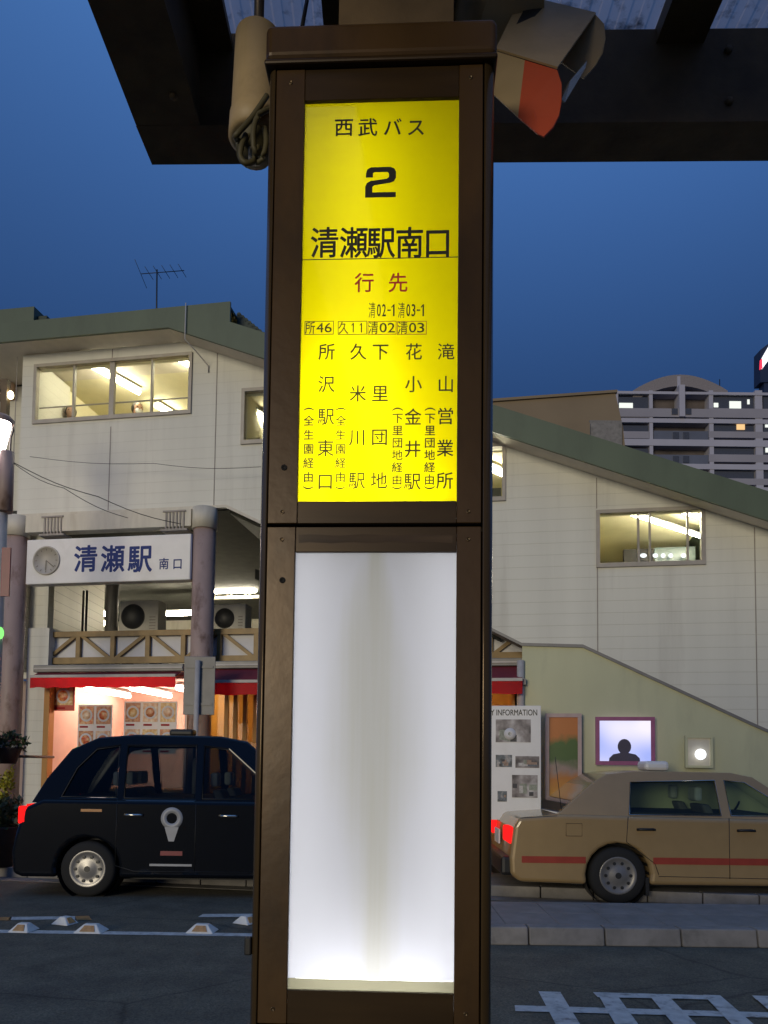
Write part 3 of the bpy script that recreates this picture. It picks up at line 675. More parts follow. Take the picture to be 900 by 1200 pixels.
for i, xx in enumerate((1.7, 3.0, 4.6)):
    tube_light(FT @ Vector((xx,.8,2.7)), FT @ Vector((xx,1.8,2.7)), 'warm ceiling lamp inside the wood framed shop', M['tube_warm'], .04, 'warm lamps in the wood framed shop')
MB(FT).box(shop0, shop0+.09, .02, .16, .127, 2.85).link('shop_jamb', M['wood'], sb)
mb = MB(FT)
for px in (262, 272.5, 284, 296): 
    x = fx(px, 840)[0]; mb.box(x-.03, x+.03, .1, .16, .127, 2.8)
for x in (2.6, 3.3, 4.0, 4.7, 5.3): mb.box(x-.03, x+.03, .1, .16, .127, 2.8)
mb.link('shop_mullions', M['wood'], sb)
MB(FT).box(shop1+.06, 5.6, .12, .125, .13, 2.8).link('shop_glass', M['glass'], sb)
def food_mat(name, c0, c1, c2, sc):
    m = mat(name, c0, .4); n = m.node_tree.nodes; L = m.node_tree.links; rp = [x for x in n if x.type == 'VALTORGB'][0]
    nz = [x for x in n if x.type == 'TEX_NOISE'][0]; nz.inputs['Scale'].default_value = sc; nz.inputs['Detail'].default_value = 3
    e = rp.color_ramp.elements; e[0].position=.35; e[0].color = c0+(1,); e[1].position=.66; e[1].color = c2+(1,); q = e.new(.5); q.color = c1+(1,)
    return m
def poster(pa, pb, nx, nz_, bgcol, foods, lab):
    (xa, za), (xb, zb_) = on(FT, *pa, .18), on(FT, *pb, .18)
    t = local_thing(FT, (xa+xb)/2, .18, zb_, 'food_poster', lab, 'poster', 'posters in the shop window')
    MB(FT).box(xa, xb, .18, .19, zb_, za).link('sheet', bgcol, t)
    w, h = (xb-xa)/nx, (za-zb_)/nz_; k = 0
    for i in range(nx):
        for j in range(nz_):
            x0, z0 = xa+i*w, zb_+j*h; k += 1
            MB(FT).box(x0+w*.08, x0+w*.92, .174, .1795, z0+h*.22, z0+h*.94).link('food_photo', foods[k % len(foods)], t)
            c = (x0+w*.5, .1735, z0+h*.58); r = min(w*.36, h*.30)
            pl_ = MB(FT).lathe(c, (0,-1,0), [(0,r),(.004,r*.9),(.003,r*.7)], 24).link('dish', M['board'], t)
            MB(FT).lathe((c[0],.172,c[2]), (0,-1,0), [(0,r*.74),(.008,r*.6),(.014,r*.3),(.015,0)], 18).link('food', foods[(k+1) % len(foods)], pl_)
            MB(FT).box(x0+w*.12, x0+w*.6, .176, .1795, z0+h*.07, z0+h*.14).link('price_strip', M['awning_red'], t)
fd = [food_mat('food_red', (.50,.05,.02),(.66,.20,.05),(.75,.5,.25),22), food_mat('food_peach', (.62,.30,.16),(.70,.45,.28),(.8,.7,.55),18), food_mat('food_gold', (.55,.26,.06),(.68,.42,.14),(.78,.62,.38),20), food_mat('food_rust', (.34,.09,.03),(.52,.18,.06),(.62,.36,.18),24)]
M['poster_white'] = mat('poster_white', (.80,.74,.70), .5, var=.03); M['poster_red'] = mat('poster_red', (.55,.07,.04), .5, var=.05)
poster((61,803), (87,833), 1, 1, M['poster_red'], [fd[0], fd[2]], 'red and orange food poster at the left edge of the shop window')
poster((92,826), (130,884), 2, 2, M['poster_white'], [fd[1], fd[3], fd[0]], 'pale poster of four peach and rust coloured dishes in the middle of the shop window')
poster((146,822), (206,884), 3, 2, M['poster_white'], [fd[2], fd[1], fd[3]], 'wide pale poster of golden dishes in the right of the shop window')
# counter
ct = local_thing(FT, 0, .5, .127, 'shop_counter', 'pale shop counter behind the black taxi under the bright awning', 'counter')
MB(FT).box(shop0+.15, shop1-.1, .35, .85, .127, 1.08).link('base', M['board'], ct); MB(FT).box(shop0+.12, shop1-.07, .32, .88, 1.081, 1.12).link('top', M['wood'], ct)

# awnings
n = M['awning_red'].node_tree.nodes; L = M['awning_red'].node_tree.links
tr = n.new('ShaderNodeBsdfTranslucent'); tr.inputs[0].default_value = (.75,.012,.02,1); mx = n.new('ShaderNodeMixShader'); mx.inputs[0].default_value = .6
L.new(n['Principled BSDF'].outputs[0], mx.inputs[1]); L.new(tr.outputs[0], mx.inputs[2]); L.new(mx.outputs[0], [q for q in n if q.type == 'OUTPUT_MATERIAL'][0].inputs[0])
def awning(x0, x1, z1, drop, out, val, label, lit):
    t = local_thing(FT, (x0+x1)/2, 0, z1-drop-val, 'awning', label, 'awning', 'red shop awnings')
    MB(FT).box(x0-.05, x1+.05, -.10, .10, z1-.02, z1+.09).link('housing', M['metal_grey'], t, bevel=.01)
    MB(FT).box(x0-.04, x1+.04, -.115, -.10, z1+.02, z1+.045).link('trim', M['metal_light'], t)
    mb = MB(FT); mb.hexa([(x0,-out,z1-drop-.008),(x1,-out,z1-drop-.008),(x1,-.05,z1-.03),(x0,-.05,z1-.03),(x0,-out,z1-drop),(x1,-out,z1-drop),(x1,-.05,z1-.022),(x0,-.05,z1-.022)])
    mb.link('canopy_cloth', M['awning_maroon'], t)
    MB(FT).box(x0, x1, -out-.035, -out-.002, z1-drop-.02, z1-drop+.02).link('front_bar', M['metal_light'], t)
    n = 40; pts = []; fs = []
    for i in range(n+1):
        x = x0+(x1-x0)*i/n; w = .012*math.sin(i*1.9)
        pts += [(x,-out-.018,z1-drop-.021),(x,-out-.018+w,z1-drop-val-.006*math.cos(i*1.3))]
    MB(FT).add(pts, [(2*i,2*i+1,2*i+3,2*i+2) for i in range(n)], True).link('valance', M['awning_red'], t)
xa = fx(47, 785)[0]; xb = fx(214, 785)[0]
awning(xa, xb, 2.90, .10, .22, .17, 'slim bright red awning above the lit shop behind the black taxi', True)
xa2 = fx(244, 790)[0]; xb2 = on(FT, 612, 790, -.2)[0]
awning(xa2, xb2, 2.93, .25, .45, .19, 'wide maroon awning with a red front edge running behind the pillar', False)

# ---- stair enclosure wall on the right
y = -.30
pts = [(on(FT, 612, 758, y)[0], .127), (on(FT, 1000, 900, y)[0], .127), on(FT, 1000, 903, y), on(FT, 880, 850, y), on(FT, 683, 759, y), on(FT, 612, 757, y)]
sw = local_thing(FT, pts[0][0], y, .127, 'stair_wall', 'pale yellow green wall with a falling top edge beside the station stairs', 'wall')
MB(FT).prism_xz(pts, y, -.004).link('panel', M['cream_green'], sw)
cap = [pts[5], pts[4], pts[3], pts[2]]
mb = MB(FT)
for (p, q) in zip(cap[:-1], cap[1:]):
    mb.hexa([(p[0],y-.025,p[1]),(q[0],y-.025,q[1]),(q[0],-.006,q[1]),(p[0],-.006,p[1]),(p[0],y-.025,p[1]+.04),(q[0],y-.025,q[1]+.04),(q[0],-.006,q[1]+.04),(p[0],-.006,p[1]+.04)])
mb.link('coping', M['metal_grey'], sw)
# sloping end of the stair rail left of it
p0, p1 = on(FT, 570, 736, y), on(FT, 612, 757, y)
mb = MB(FT); mb.prism_xz([p0, p1, (p1[0], p1[1]+.04), (p0[0], p0[1]+.04)], y, -.05); mb.link('rail', M['metal_grey'], sw)
# lamp column between awning and wall
x, _ = on(FT, 618, 800, -.28); 
dp = local_thing(FT, x-.09, -.33, .127, 'drain_pipe', 'pale drain pipe at the right end of the maroon awning', 'pipe')
MB(FT).cyl((x-.09,-.33,.127),(x-.09,-.33,2.95),.05,14).link('pipe', M['metal_light'], dp); MB(FT).box(x-.16,x-.02,-.40,-.27,2.62,2.70).link('bracket', M['metal_grey'], dp)

# information board, posters and screens on that wall
y = -.75
xa, zt = on(FT, 560, 827, y); xb, zb = on(FT, 634, 962, y)
ib = local_thing(FT, (xa+xb)/2, y, .127, 'information_board', 'tall white town information board with photos and black heading beside the pillar', 'information board')
MB(FT).box(xa, xb, y, y+.07, zb, zt).link('panel', M['sign_white'], ib, bevel=.006)
MB(FT).box(xa+.05, xa+.12, y+.01, y+.06, .127, zb).link('leg', M['metal_grey'], ib); MB(FT).box(xb-.12, xb-.05, y+.01, y+.06, .127, zb).link('leg', M['metal_grey'], ib)
ph1 = food_mat('photo_print_grey', (.05,.04,.05), (.25,.22,.22), (.55,.52,.52), 5); ph2 = food_mat('photo_print_blue', (.03,.035,.04), (.10,.13,.16), (.5,.45,.42), 9)
for (a0,b0,a1,b1,mm) in ((581,843,622,870,ph1),(581,884.5,600,899,ph2),(604,886,632,900,ph1),(583,927,594,939.5,ph2),(600,908,630,935,ph1)):
    (xq,zq),(xr,zr) = on(FT,a0,b0,y), on(FT,a1,b1,y); ph_ = MB(FT).box(xq, xr, y-.003, y-.0005, zr, zq).link('photo', mm, ib); w_, h_ = xr-xq, zq-zr
    for q in range(5):
        u0, v0 = random.uniform(.02,.7), random.uniform(.0,.5); u1, v1 = min(.98,u0+random.uniform(.12,.4)), min(.95,v0+random.uniform(.1,.45)); gcol = random.choice(((.5,.48,.46),(.03,.03,.04),(.3,.2,.15),(.12,.14,.17),(.25,.27,.22)))
        MB(FT).box(xq+u0*w_, xq+u1*w_, y-.0034-.0001*q, y-.0031, zr+v0*h_, zr+v1*h_).link('photo_detail', mat('photo_ink', gcol, .5, var=.3, scale=30), ph_)
(xq,zq) = on(FT, 597.5, 860, y)
MB(FT).lathe((xq,y-.0055,zq),(0,-1,0),[(0,.075),(.001,.075),(.001,.022)],32).link('photo_disc', M['board'], ib)
mb = MB(FT); xq, zq = on(FT, 602, 835, y); put_fit(mb, 'CITY INFORMATION', (xa+xb)/2, zq, y-.002, (xb-xa)*.88, .075, .012); 
mb.link('heading', M['ink'], ib)

def wallpanel(px0, py0, px1, py1, y, name, label, cat, fm, im, border=.04, grp=None):
    (xa,zt),(xb,zb) = on(FT,px0,py0,y), on(FT,px1,py1,y)
    t = local_thing(FT, (xa+xb)/2, y, zb, name, label, cat, grp)
    mb = MB(FT); mb.box(xa,xb,y,y+.06,zb,zb+border); mb.box(xa,xb,y,y+.06,zt-border,zt); mb.box(xa,xa+border,y,y+.06,zb+border+.001,zt-border-.001); mb.box(xb-border,xb,y,y+.06,zb+border+.001,zt-border-.001)
    mb.link('frame', fm, t); MB(FT).box(xa+border,xb-border,y+.02,y+.05,zb+border,zt-border).link('picture', im, t); return t
M['pink_frame'] = mat('pale_pink_frame', (.48,.36,.34), .5); M['magenta_frame'] = mat('magenta_frame', (.35,.10,.22), .5)
def bands(name, cols):
    m = mat(name, (.5,.5,.5), .4); n = m.node_tree.nodes; L = m.node_tree.links; rp = [x for x in n if x.type == 'VALTORGB'][0]
    tc = [x for x in n if x.type == 'TEX_COORD'][0]; sx = n.new('ShaderNodeSeparateXYZ'); L.new(tc.outputs['Object'], sx.inputs[0]); nz = [x for x in n if x.type=='TEX_NOISE'][0]
    ad = n.new('ShaderNodeMath'); ad.operation='MULTIPLY_ADD'; ad.inputs[1].default_value=.3; L.new(nz.outputs[0], ad.inputs[0])
    L.new(sx.outputs['Z'], ad.inputs[2]); L.new(ad.outputs[0], rp.inputs[0]); e = rp.color_ramp.elements
    while len(e) > 2: e.remove(e[-1])
    for i, (p, c) in enumerate(cols):
        if i < 2: e[i].position = p; e[i].color = c+(1,)
        else: q = e.new(p); q.color = c+(1,)
    return m
wallpanel(639, 836, 682, 938, -.42, 'poster_case', 'tall poster case with an orange and green picture right of the white board', 'poster case', M['pink_frame'],
          bands('poster_bands', [(.15,(.5,.24,.02)),(.42,(.42,.16,.03)),(.55,(.3,.22,.2)),(.68,(.06,.12,.03)),(.88,(.07,.13,.03)),(1.0,(.5,.17,.04))]), .05)
scr = bpy.data.materials.new('screen_picture'); scr.use_nodes = True; n = scr.node_tree.nodes; L = scr.node_tree.links; n.clear()
e_ = n.new('ShaderNodeEmission'); e_.inputs[1].default_value = 1.0; o_ = n.new('ShaderNodeOutputMaterial'); L.new(e_.outputs[0], o_.inputs[0])
tc = n.new('ShaderNodeTexCoord'); nz = n.new('ShaderNodeTexNoise'); nz.inputs['Scale'].default_value = 1.6; nz.inputs['Detail'].default_value = 0; L.new(tc.outputs['Object'], nz.inputs[0])
rp = n.new('ShaderNodeValToRGB'); L.new(nz.outputs[0], rp.inputs[0]); L.new(rp.outputs[0], e_.inputs[0])
rp.color_ramp.elements[0].position = .35; rp.color_ramp.elements[0].color = (.35,.42,.85,1); rp.color_ramp.elements[1].position = .62; rp.color_ramp.elements[1].color = (.85,.80,.95,1)
scr_t = wallpanel(698, 840, 768, 897, -.42, 'display_screen', 'bright bluish white display screen in a magenta frame above the gold taxi', 'display screen', M['magenta_frame'], scr, .05)
(xq,zq) = on(FT, 732, 884, -.42)
fig = [(xq+.20,zq-.14),(xq+.19,zq-.05),(xq+.14,zq+.0),(xq+.05,zq+.02)] + [(xq+.085*math.cos(a), zq+.10+.10*math.sin(a)) for a in [R(-50+d) for d in range(0,281,20)]] + [(xq-.05,zq+.02),(xq-.14,zq+.0),(xq-.19,zq-.05),(xq-.20,zq-.14)]
mb = MB(FT); mb.add([(x,-.4035,z) for x,z in fig], fill2d([fig])); mb.link('pictured_shape', mat('pictured_shape', (.07,.06,.10), .4), scr_t)
wallpanel(803, 862, 836, 900, -.42, 'lit_panel', 'small panel with a white lamp right of the bright display screen', 'panel', M['cream_green'], M['cream'], .03)
p = on(FT, 821, 884, -.46); tag(MB(FT).ball((p[0],-.46,p[1]), .07,.03,.07).link('wall_lamp', M['neon_white'], None, loc=FT @ Vector((p[0],-.46,p[1]))), 'round white wall lamp above the front door of the gold taxi', 'lamp')

# ---- road sign seen from behind, on the pavement
Yp = 10.35
q0 = deep(216, 769, Yp); q1 = deep(251, 838, Yp)
rs = thing('road_sign', 'grey back of a square road sign on a pale pole before the pink column', 'road sign', (deep(232,800,Yp).x, Yp, .126))
MB().box(q0.x, q1.x, Yp, Yp+.012, q1.z, q0.z).link('plate', M['metal_grey'], rs, bevel=.02)
x = deep(232, 800, Yp).x
MB().cyl((x,Yp-.04,.126),(x,Yp-.04,q0.z-.06),.036,16).link('pole', M['metal_light'], rs)
mb = MB(); mb.box(q0.x+.03, q1.x-.03, Yp-.012, Yp-.001, q0.z-.16, q0.z-.13); mb.box(q0.x+.03, q1.x-.03, Yp-.012, Yp-.001, q1.z+.13, q1.z+.16); mb.link('brace', M['metal_grey'], rs)

# ---- antenna and cables
base = deep(184, 362, 13.5); tp = deep(184, 316, 13.5)
an = thing('tv_antenna', 'thin dark television antenna standing on the flat roof', 'antenna', (base.x, 13.5, base.z-.4))
MB().cyl((base.x,13.5,base.z-.4), tp, .014, 8).link('mast', M['black'], an)
mb = MB(); l, r_ = deep(165, 321, 13.5), deep(216, 317, 13.6); mb.tube([l, r_], .007, 6)
for i in range(6):
    p = l.lerp(r_, i/5*.95); h = .10 + (.10 if i == 0 else 0)
    mb.tube([p + Vector((-.05,-h,.06 if i else .14)), p + Vector((.05,h,-.06 if i else -.14))], .005, 6)
mb.link('elements', M['black'], an)
cpx, cpz = on(FT, 217, 398, -.42)
tag(MB(FT).tube([(cpx,-.43,cpz+.55),(cpx,-.43,cpz),(cpx+.12,-.3,cpz-.12),(cpx+.2,-.02,cpz-.2),(cpx+.2,-.02,cpz-.3)], .009, 8).link('conduit', M['metal_light'], None, loc=FT @ Vector((cpx,-.43,cpz))), 'thin pale conduit crossing the green fascia above the wide window', 'conduit')
def cable(pts, r, label):
    P = [deep(*p) for p in pts]; out = []
    for i in range(len(P)-1):
        for k in range(6):
            t = k/6; q = P[i].lerp(P[i+1], t); q.z -= .05*math.sin(math.pi*t); out.append(q)
    out.append(P[-1]); tag(MB().tube(out, r, 6).link('overhead_cable', M['cable'], None, loc=P[0]), label, 'cable', 'cables from the lamp pole')
cable([(14,541,9.9),(115,582,10.4),(212,614,11.05)], .0055, 'upper cable sloping from the lamp pole to the girder')
cable([(16,543,9.9),(75,572,10.3),(150,607,11.1)], .0045, 'lower cable sloping from the lamp pole to the girder')
cable([(35,535,11.4),(180,543,11.2),(306,547,10.9)], .0035, 'faint nearly level cable across the white upper wall')

# ---- lamp pole at the left edge
Yl = 9.9; x = deep(4, 700, Yl).x
lp = thing('street_lamp', 'grey street lamp pole with a glowing pink white lantern at the left edge', 'street lamp', (x, Yl, 0))
x = deep(-3, 700, Yl).x; MB().cyl((x,Yl,0),(x,Yl,deep(4,602,Yl).z),.085,20,.085).link('pole', M['metal_light'], lp)
MB().cyl((x+.05,Yl,deep(4,600,Yl).z),(x+.05,Yl,deep(4,530,Yl).z),.10,20,.09).link('sleeve', M['col_pink'], lp)
c = deep(0, 512, Yl); MB().lathe((c.x,Yl,c.z-.21),(0,0,1),[(0,.06),(.05,.07),(.38,.135),(.40,.13)],24).link('lantern', M['lamp_pink'], lp)
MB().lathe((c.x,Yl,c.z+.18),(0,0,1),[(0,.155),(.05,.17),(.10,.12),(.15,.0)],24).link('lantern_cap', M['col_pink'], lp)
fr0, fr1 = deep(8, 446, Yl), deep(-40, 520, Yl); mb = MB()
mb.box(fr0.x-.05, fr0.x+.03, Yl-.05, Yl+.05, c.z+.15, fr0.z); mb.box(fr1.x, fr0.x-.051, Yl-.05, Yl+.05, fr0.z-.14, fr0.z-.05); mb.box(fr1.x, fr0.x-.051, Yl-.05, Yl+.05, c.z+.5, c.z+.56)
mb.link('bracket_frame', M['steel_brown'], lp)
b = deep(12.5, 463, Yl); MB().ball(tuple(b), .038,.038,.055,12,8).link('bulb', M['lamp_bulb'], lp)
t_ = deep(13, 506, Yl); mb = MB()
mb.tube([t_+Vector((-.1,0,.1)), t_+Vector((0,0,.13)), t_+Vector((.03,0,.02)), t_+Vector((0,0,-.08)), t_+Vector((.0,0,-.6)), t_+Vector((-.03,0,-.75))], .012, 6); mb.link('wire', M['cable'], lp)
p0, p1 = deep(3, 642, Yl-.14), deep(11, 699, Yl-.14); tag(MB().box(p0.x, p1.x, Yl-.16, Yl-.13, p1.z, p0.z).link('plaque', mat('maroon_plaque', (.20,.012,.03), .4), None, loc=(p0.x,Yl-.15,p1.z)), 'narrow maroon plaque on the lamp pole at the left edge', 'plaque')
p = deep(0, 742, Yl-.1); tag(MB().ball(tuple(p), .05,.03,.08).link('signal_lamp', M['green_glow'], None, loc=tuple(p)), 'small green glowing lamp at the left edge', 'lamp')

# ---- plants
leaf = mat('leaf', (.05,.085,.03), .6, var=.35, scale=20); leaf2 = mat('leaf_pale', (.13,.16,.08), .6, var=.3, scale=20)
yel = mat('yellow_flower', (.42,.40,.04), .6, var=.2); pinkf = mat('dark_flower', (.16,.05,.045), .6, var=.3); whitef = mat('white_flower', (.42,.40,.33), .6); potm = mat('pot_dark', (.05,.035,.025), .7, var=.2)
def leaves(c, rx, ry, rz, n, s, mt, parent, name='foliage', upright=0.0):
    mb = MB()
    for i in range(n):
        d = Vector((random.gauss(0,1), random.gauss(0,1), random.gauss(0,1))).normalized() * random.random()**.4
        p = Vector(c) + Vector((d.x*rx, d.y*ry, d.z*rz)); a = Vector((random.uniform(-1,1), random.uniform(-1,1), random.uniform(-.3,1)+upright)).normalized()
        b = a.cross(Vector((random.uniform(-1,1), random.uniform(-1,1), random.uniform(-1,1)))).normalized(); l = s*random.uniform(.6,1.3)
        mb.add([p, p+a*l*.5+b*l*.28, p+a*l, p+a*l*.5-b*l*.28], [(0,1,2,3)])
    return mb.link(name, mt, parent)
Yb = 10.2; c = deep(10, 873, Yb); pb = deep(10, 895, Yb)
hb = thing('hanging_planter', 'dark hanging pot of mixed flowers fixed on the left pink column', 'planter', (c.x, Yb, pb.z))
MB().lathe((c.x,Yb,pb.z),(0,0,1),[(0,.0),(0,.10),(.2,.17),(.22,.175),(.22,.15),(.19,.0)],20).link('pot', potm, hb)
MB().tube([(c.x,Yb+.12,pb.z+.1),(c.x,Yb+1.4,pb.z+.1)], .02, 8).link('bracket', M['black'], hb)
leaves((c.x,Yb,c.z+.02),.25,.2,.14,420,.07,leaf,hb); leaves((c.x,Yb,c.z+.05),.2,.2,.1,90,.05,leaf2,hb); leaves((c.x+.02,Yb-.1,c.z+.06),.16,.1,.08,50,.045,pinkf,hb,'flowers'); leaves((c.x,Yb-.14,c.z-.02),.18,.08,.06,60,.045,whitef,hb,'flowers')
c = deep(2, 950, 10.3)
pl = thing('planter', 'dark pot with pale leaves and upright yellow flowers at the left edge', 'planter', (c.x, 10.3, .13))
MB().lathe((c.x,10.3,.13),(0,0,1),[(0,.0),(0,.17),(.5,.25),(.53,.255),(.53,.22),(.48,.0)],24).link('pot', potm, pl)
leaves((c.x,10.3,.85),.30,.25,.22,500,.09,leaf2,pl); leaves((c.x,10.3,.78),.3,.25,.2,300,.09,leaf,pl)
for px, py in ((12,915),(5,925),(-4,920)):
    q = deep(px, py, 10.3); leaves((q.x,10.3,q.z),.045,.045,.20,110,.06,yel,pl,'flower_spike')
c = deep(584, 985, 10.3)
pl = thing('planter', 'small pot of yellow green plants behind the tail of the gold taxi', 'planter', (c.x, 10.3, .13))
MB().lathe((c.x,10.3,.13),(0,0,1),[(0,0),(0,.09),(.2,.13),(.22,.13),(.2,0)],20).link('pot', potm, pl)
leaves((c.x,10.3,.42),.14,.12,.2,160,.07,yel,pl); leaves((c.x,10.3,.42),.16,.12,.2,160,.07,leaf,pl)

# ================================================================== FAR BUILDINGS
tb = thing('concrete_block', 'tan concrete building with a stepped end behind the green roof', 'building', (deep(650,895,34).x, 34, 0))
Yb = 34.0; g = lambda px, py: deep(px, py, Yb)
xa, xb = g(480, 600).x, g(722, 600).x; zt0, zt1 = g(578, 472).z, g(722, 461).z
mb = MB(); mb.prism([(xa,Yb,0),(g(738,545).x,Yb,0),(g(735,545).x,Yb,g(735,545).z),(g(730,500).x,Yb,g(730,500).z),(xb,Yb,zt1),(xa,Yb,zt0-.3)],(0,9,0)); mb.link('wall', M['tan_conc'], tb)
mb = MB(); p, q = g(596,497), g(690,560); mb.box(p.x, q.x, Yb-.25, Yb-.002, 0, p.z); mb.link('lower_wall', M['tan_conc'], tb)
p, q = g(690,494), g(728,560); MB().box(p.x, q.x, Yb-.14, Yb-.002, 0, p.z).link('end_panel', M['concrete'], tb)
MB().prism([(xa,Yb-.1,zt0-.29),(xb+.06,Yb-.1,zt1+.01),(xb+.06,Yb-.1,zt1+.13),(xa,Yb-.1,zt0-.17)],(0,9.3,0)).link('coping', M['tan_conc'], tb)

Ya = 95.0; g = lambda px, py: deep(px, py, Ya); k = Ya/F_PX
def az(zx, zy): return (720+zx*.2, 420+zy*.2)
ap = thing('apartment_building', 'tall mauve grey apartment block with balconies and an arched roof top', 'building', (g(810,895).x, Ya, 0))
def abox(x0, y0, x1, y1, d0, d1, name, mt, par=None):
    p, q = g(*az(x0,y0)), g(*az(x1,y1)); return MB().box(p.x, q.x, Ya+d0, Ya+d1, q.z, p.z).link(name, mt, par or ap)
p = g(*az(0,195)); q = g(1000, 600)
MB().box(p.x, q.x, Ya+1.6, Ya+12, 0, p.z).link('wall', M['apt'], ap)
# front skin: bands, piers and recessed balconies
rows = [(175,215),(285,350),(470,490),(610,625)]
abox(0,190,1100,218,0,1.55,'parapet',M['apt_band']); abox(25,345-55,1100,352,0,1.55,'band',M['apt'])
for (za, zb) in ((348,385),(470,520),(612,655),(745,790),(880,930)): abox(40,za,1100,zb,.02,1.5,'band',M['apt_band'])
for (za, zb) in ((290,345),(425,468),(560,610),(700,743),(835,878)):
    for xa_, xb_ in ((40,205),(555,1100)): abox(xa_,za,xb_,zb,.06,1.45,'spandrel',M['apt'])
for xa_, xb_ in ((205,232),(555,590),(825,880),(0,28)): abox(xa_,185,xb_,930,.08,1.4,'pier',M['apt_band'])
abox(375,160,410,345,-.3,1.5,'pier',M['apt_band'])
for (za, zb) in ((218,290),(385,425),(520,560),(655,700),(790,835)):
    abox(28,za,205,zb,.34,.42,'recess',M['win_dim']); abox(590,za,825,zb,.34,.42,'recess',M['win_dim']); abox(880,za,1100,zb,.34,.42,'recess',M['win_dim'])
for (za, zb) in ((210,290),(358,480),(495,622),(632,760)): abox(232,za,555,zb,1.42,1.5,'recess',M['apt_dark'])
for (za, zb) in ((420,475),(560,615),(700,755)):
    b_ = abox(232,za,555,zb,.15,.22,'balcony_rail',M['apt_rail'])
    for x0 in (345,405): abox(x0,za+10,x0+35,zb-4,.05,.12,'screen',M['win_dim'],b_)
for x0 in (335,415): abox(x0,295,x0+35,330,-.1,-.02,'screen',M['win_dim'])
for (x0,y0,x1,y1,mm) in ((32,255,112,305,'win_white'),(680,245,748,288,'win_white'),(588,255,614,280,'win_white'),(785,235,798,262,'win_white'),(722,375,770,412,'win_warm'),(890,370,915,398,'win_white'),(892,520,910,545,'win_white')):
    abox(x0,y0,x1,y1,.24,.32,'lit_window',M[mm])
# arched roof top
mb = MB(); pts = []
for i in range(17):
    t = i/16; zx = 115+t*560; zy = 178-95*math.sin(math.pi*t)**.9
    pts.append(g(*az(zx,zy)))
poly = [(p.x, Ya+.5, p.z) for p in pts]; inner = [(p.x, Ya+.5, p.z-1.5) for p in pts]
for i in range(16):
    a_, b_, c_, d_ = poly[i], poly[i+1], inner[i+1], inner[i]; f8 = [Vector(v) for v in (d_,c_)] + [Vector(v)+Vector((0,8,0)) for v in (c_,d_)] + [Vector(v) for v in (a_,b_)] + [Vector(v)+Vector((0,8,0)) for v in (b_,a_)]
    mb.hexa(f8)
mb.link('arched_roof', M['apt_roof'], ap)
p, q = g(*az(150,165)), g(*az(640,190)); mb = MB(); mb.prism([(v[0],Ya+3,v[2]) for v in inner] , (0,.3,0)); mb.link('penthouse_wall', M['apt_dark'], ap)
abox(375,95,395,170,.4,.6,'post',M['apt_band'])
p = g(*az(697,30)); q = g(*az(697,170)); MB().cyl((p.x,Ya+4,q.z-2),(p.x,Ya+4,p.z),.06,6).link('mast', M['black'], ap)

Yn = 112.0; g = lambda px, py: deep(px, py, Yn)
nsn = thing('rooftop_sign', 'dark rooftop sign tower with white and red light at the right edge', 'sign', (g(905,450).x, Yn, 0))
p0 = g(890,404)
mb = MB(); mb.prism([(g(891,448).x,Yn,g(891,448).z),(g(940,446).x,Yn,g(940,446).z),(g(940,372).x,Yn,g(940,372).z),(g(891,410).x,Yn,g(891,410).z)],(0,2,0)); mb.link('case', M['navy'], nsn)
mb = MB(); mb.prism([(g(x,y).x,Yn-.02,g(x,y).z) for x,y in ((892.5,433),(899,424),(940,380),(940,362),(900,407),(892.5,420))],(0,-.06,0)); mb.link('white_light', M['neon_white'], nsn)
mb = MB(); mb.prism([(g(x,y).x,Yn-.1,g(x,y).z) for x,y in ((889.5,434),(893,432),(892.5,421),(890,423))],(0,-.06,0)); mb.link('red_light', M['neon_red'], nsn)
MB().box(g(896,440).x, g(940,440).x, Yn+.2, Yn+1.8, 0, g(900,447).z).link('support', M['navy'], nsn)

# ================================================================== TAXIS
M['paint_black'] = mat('black_car_paint', (.003,.004,.007), .07, 0, .05, coat=.3, spec=.3)
M['paint_gold'] = mat('gold_car_paint', (.36,.245,.11), .40, .1, .04, coat=.8)
M['car_glass'] = glass('car_glass', (.30,.34,.36), 1.0); M['seat'] = mat('seat_cloth', (.14,.13,.12), .8); M['seat_white'] = mat('seat_cover', (.55,.54,.51), .8); M['seat_dark'] = mat('seat_dark', (.06,.055,.05), .8)
M['car_glass_g'] = glass('car_glass_green', (.60,.72,.66), 1.0)
M['tyre'] = mat('tyre', (.013,.013,.013), .85)
M['hub'] = mat('wheel_cover', (.30,.29,.28), .35, .6)
M['hub_dark'] = mat('hub_dark', (.05,.05,.05), .4, .5)
M['tail'] = emit('tail_light', (1.0,.012,.012), 1.3)
M['tail_off'] = mat('red_lens', (.30,.012,.015), .2)
M['amber'] = mat('amber_lens', (.45,.17,.03), .25)
M['chrome'] = mat('chrome', (.55,.54,.5), .15, .9)
M['stripe'] = mat('red_stripe', (.33,.05,.03), .4)
M['emblem'] = mat('grey_emblem', (.35,.36,.38), .4)
M['emblem_red'] = mat('red_mark', (.22,.02,.03), .4)

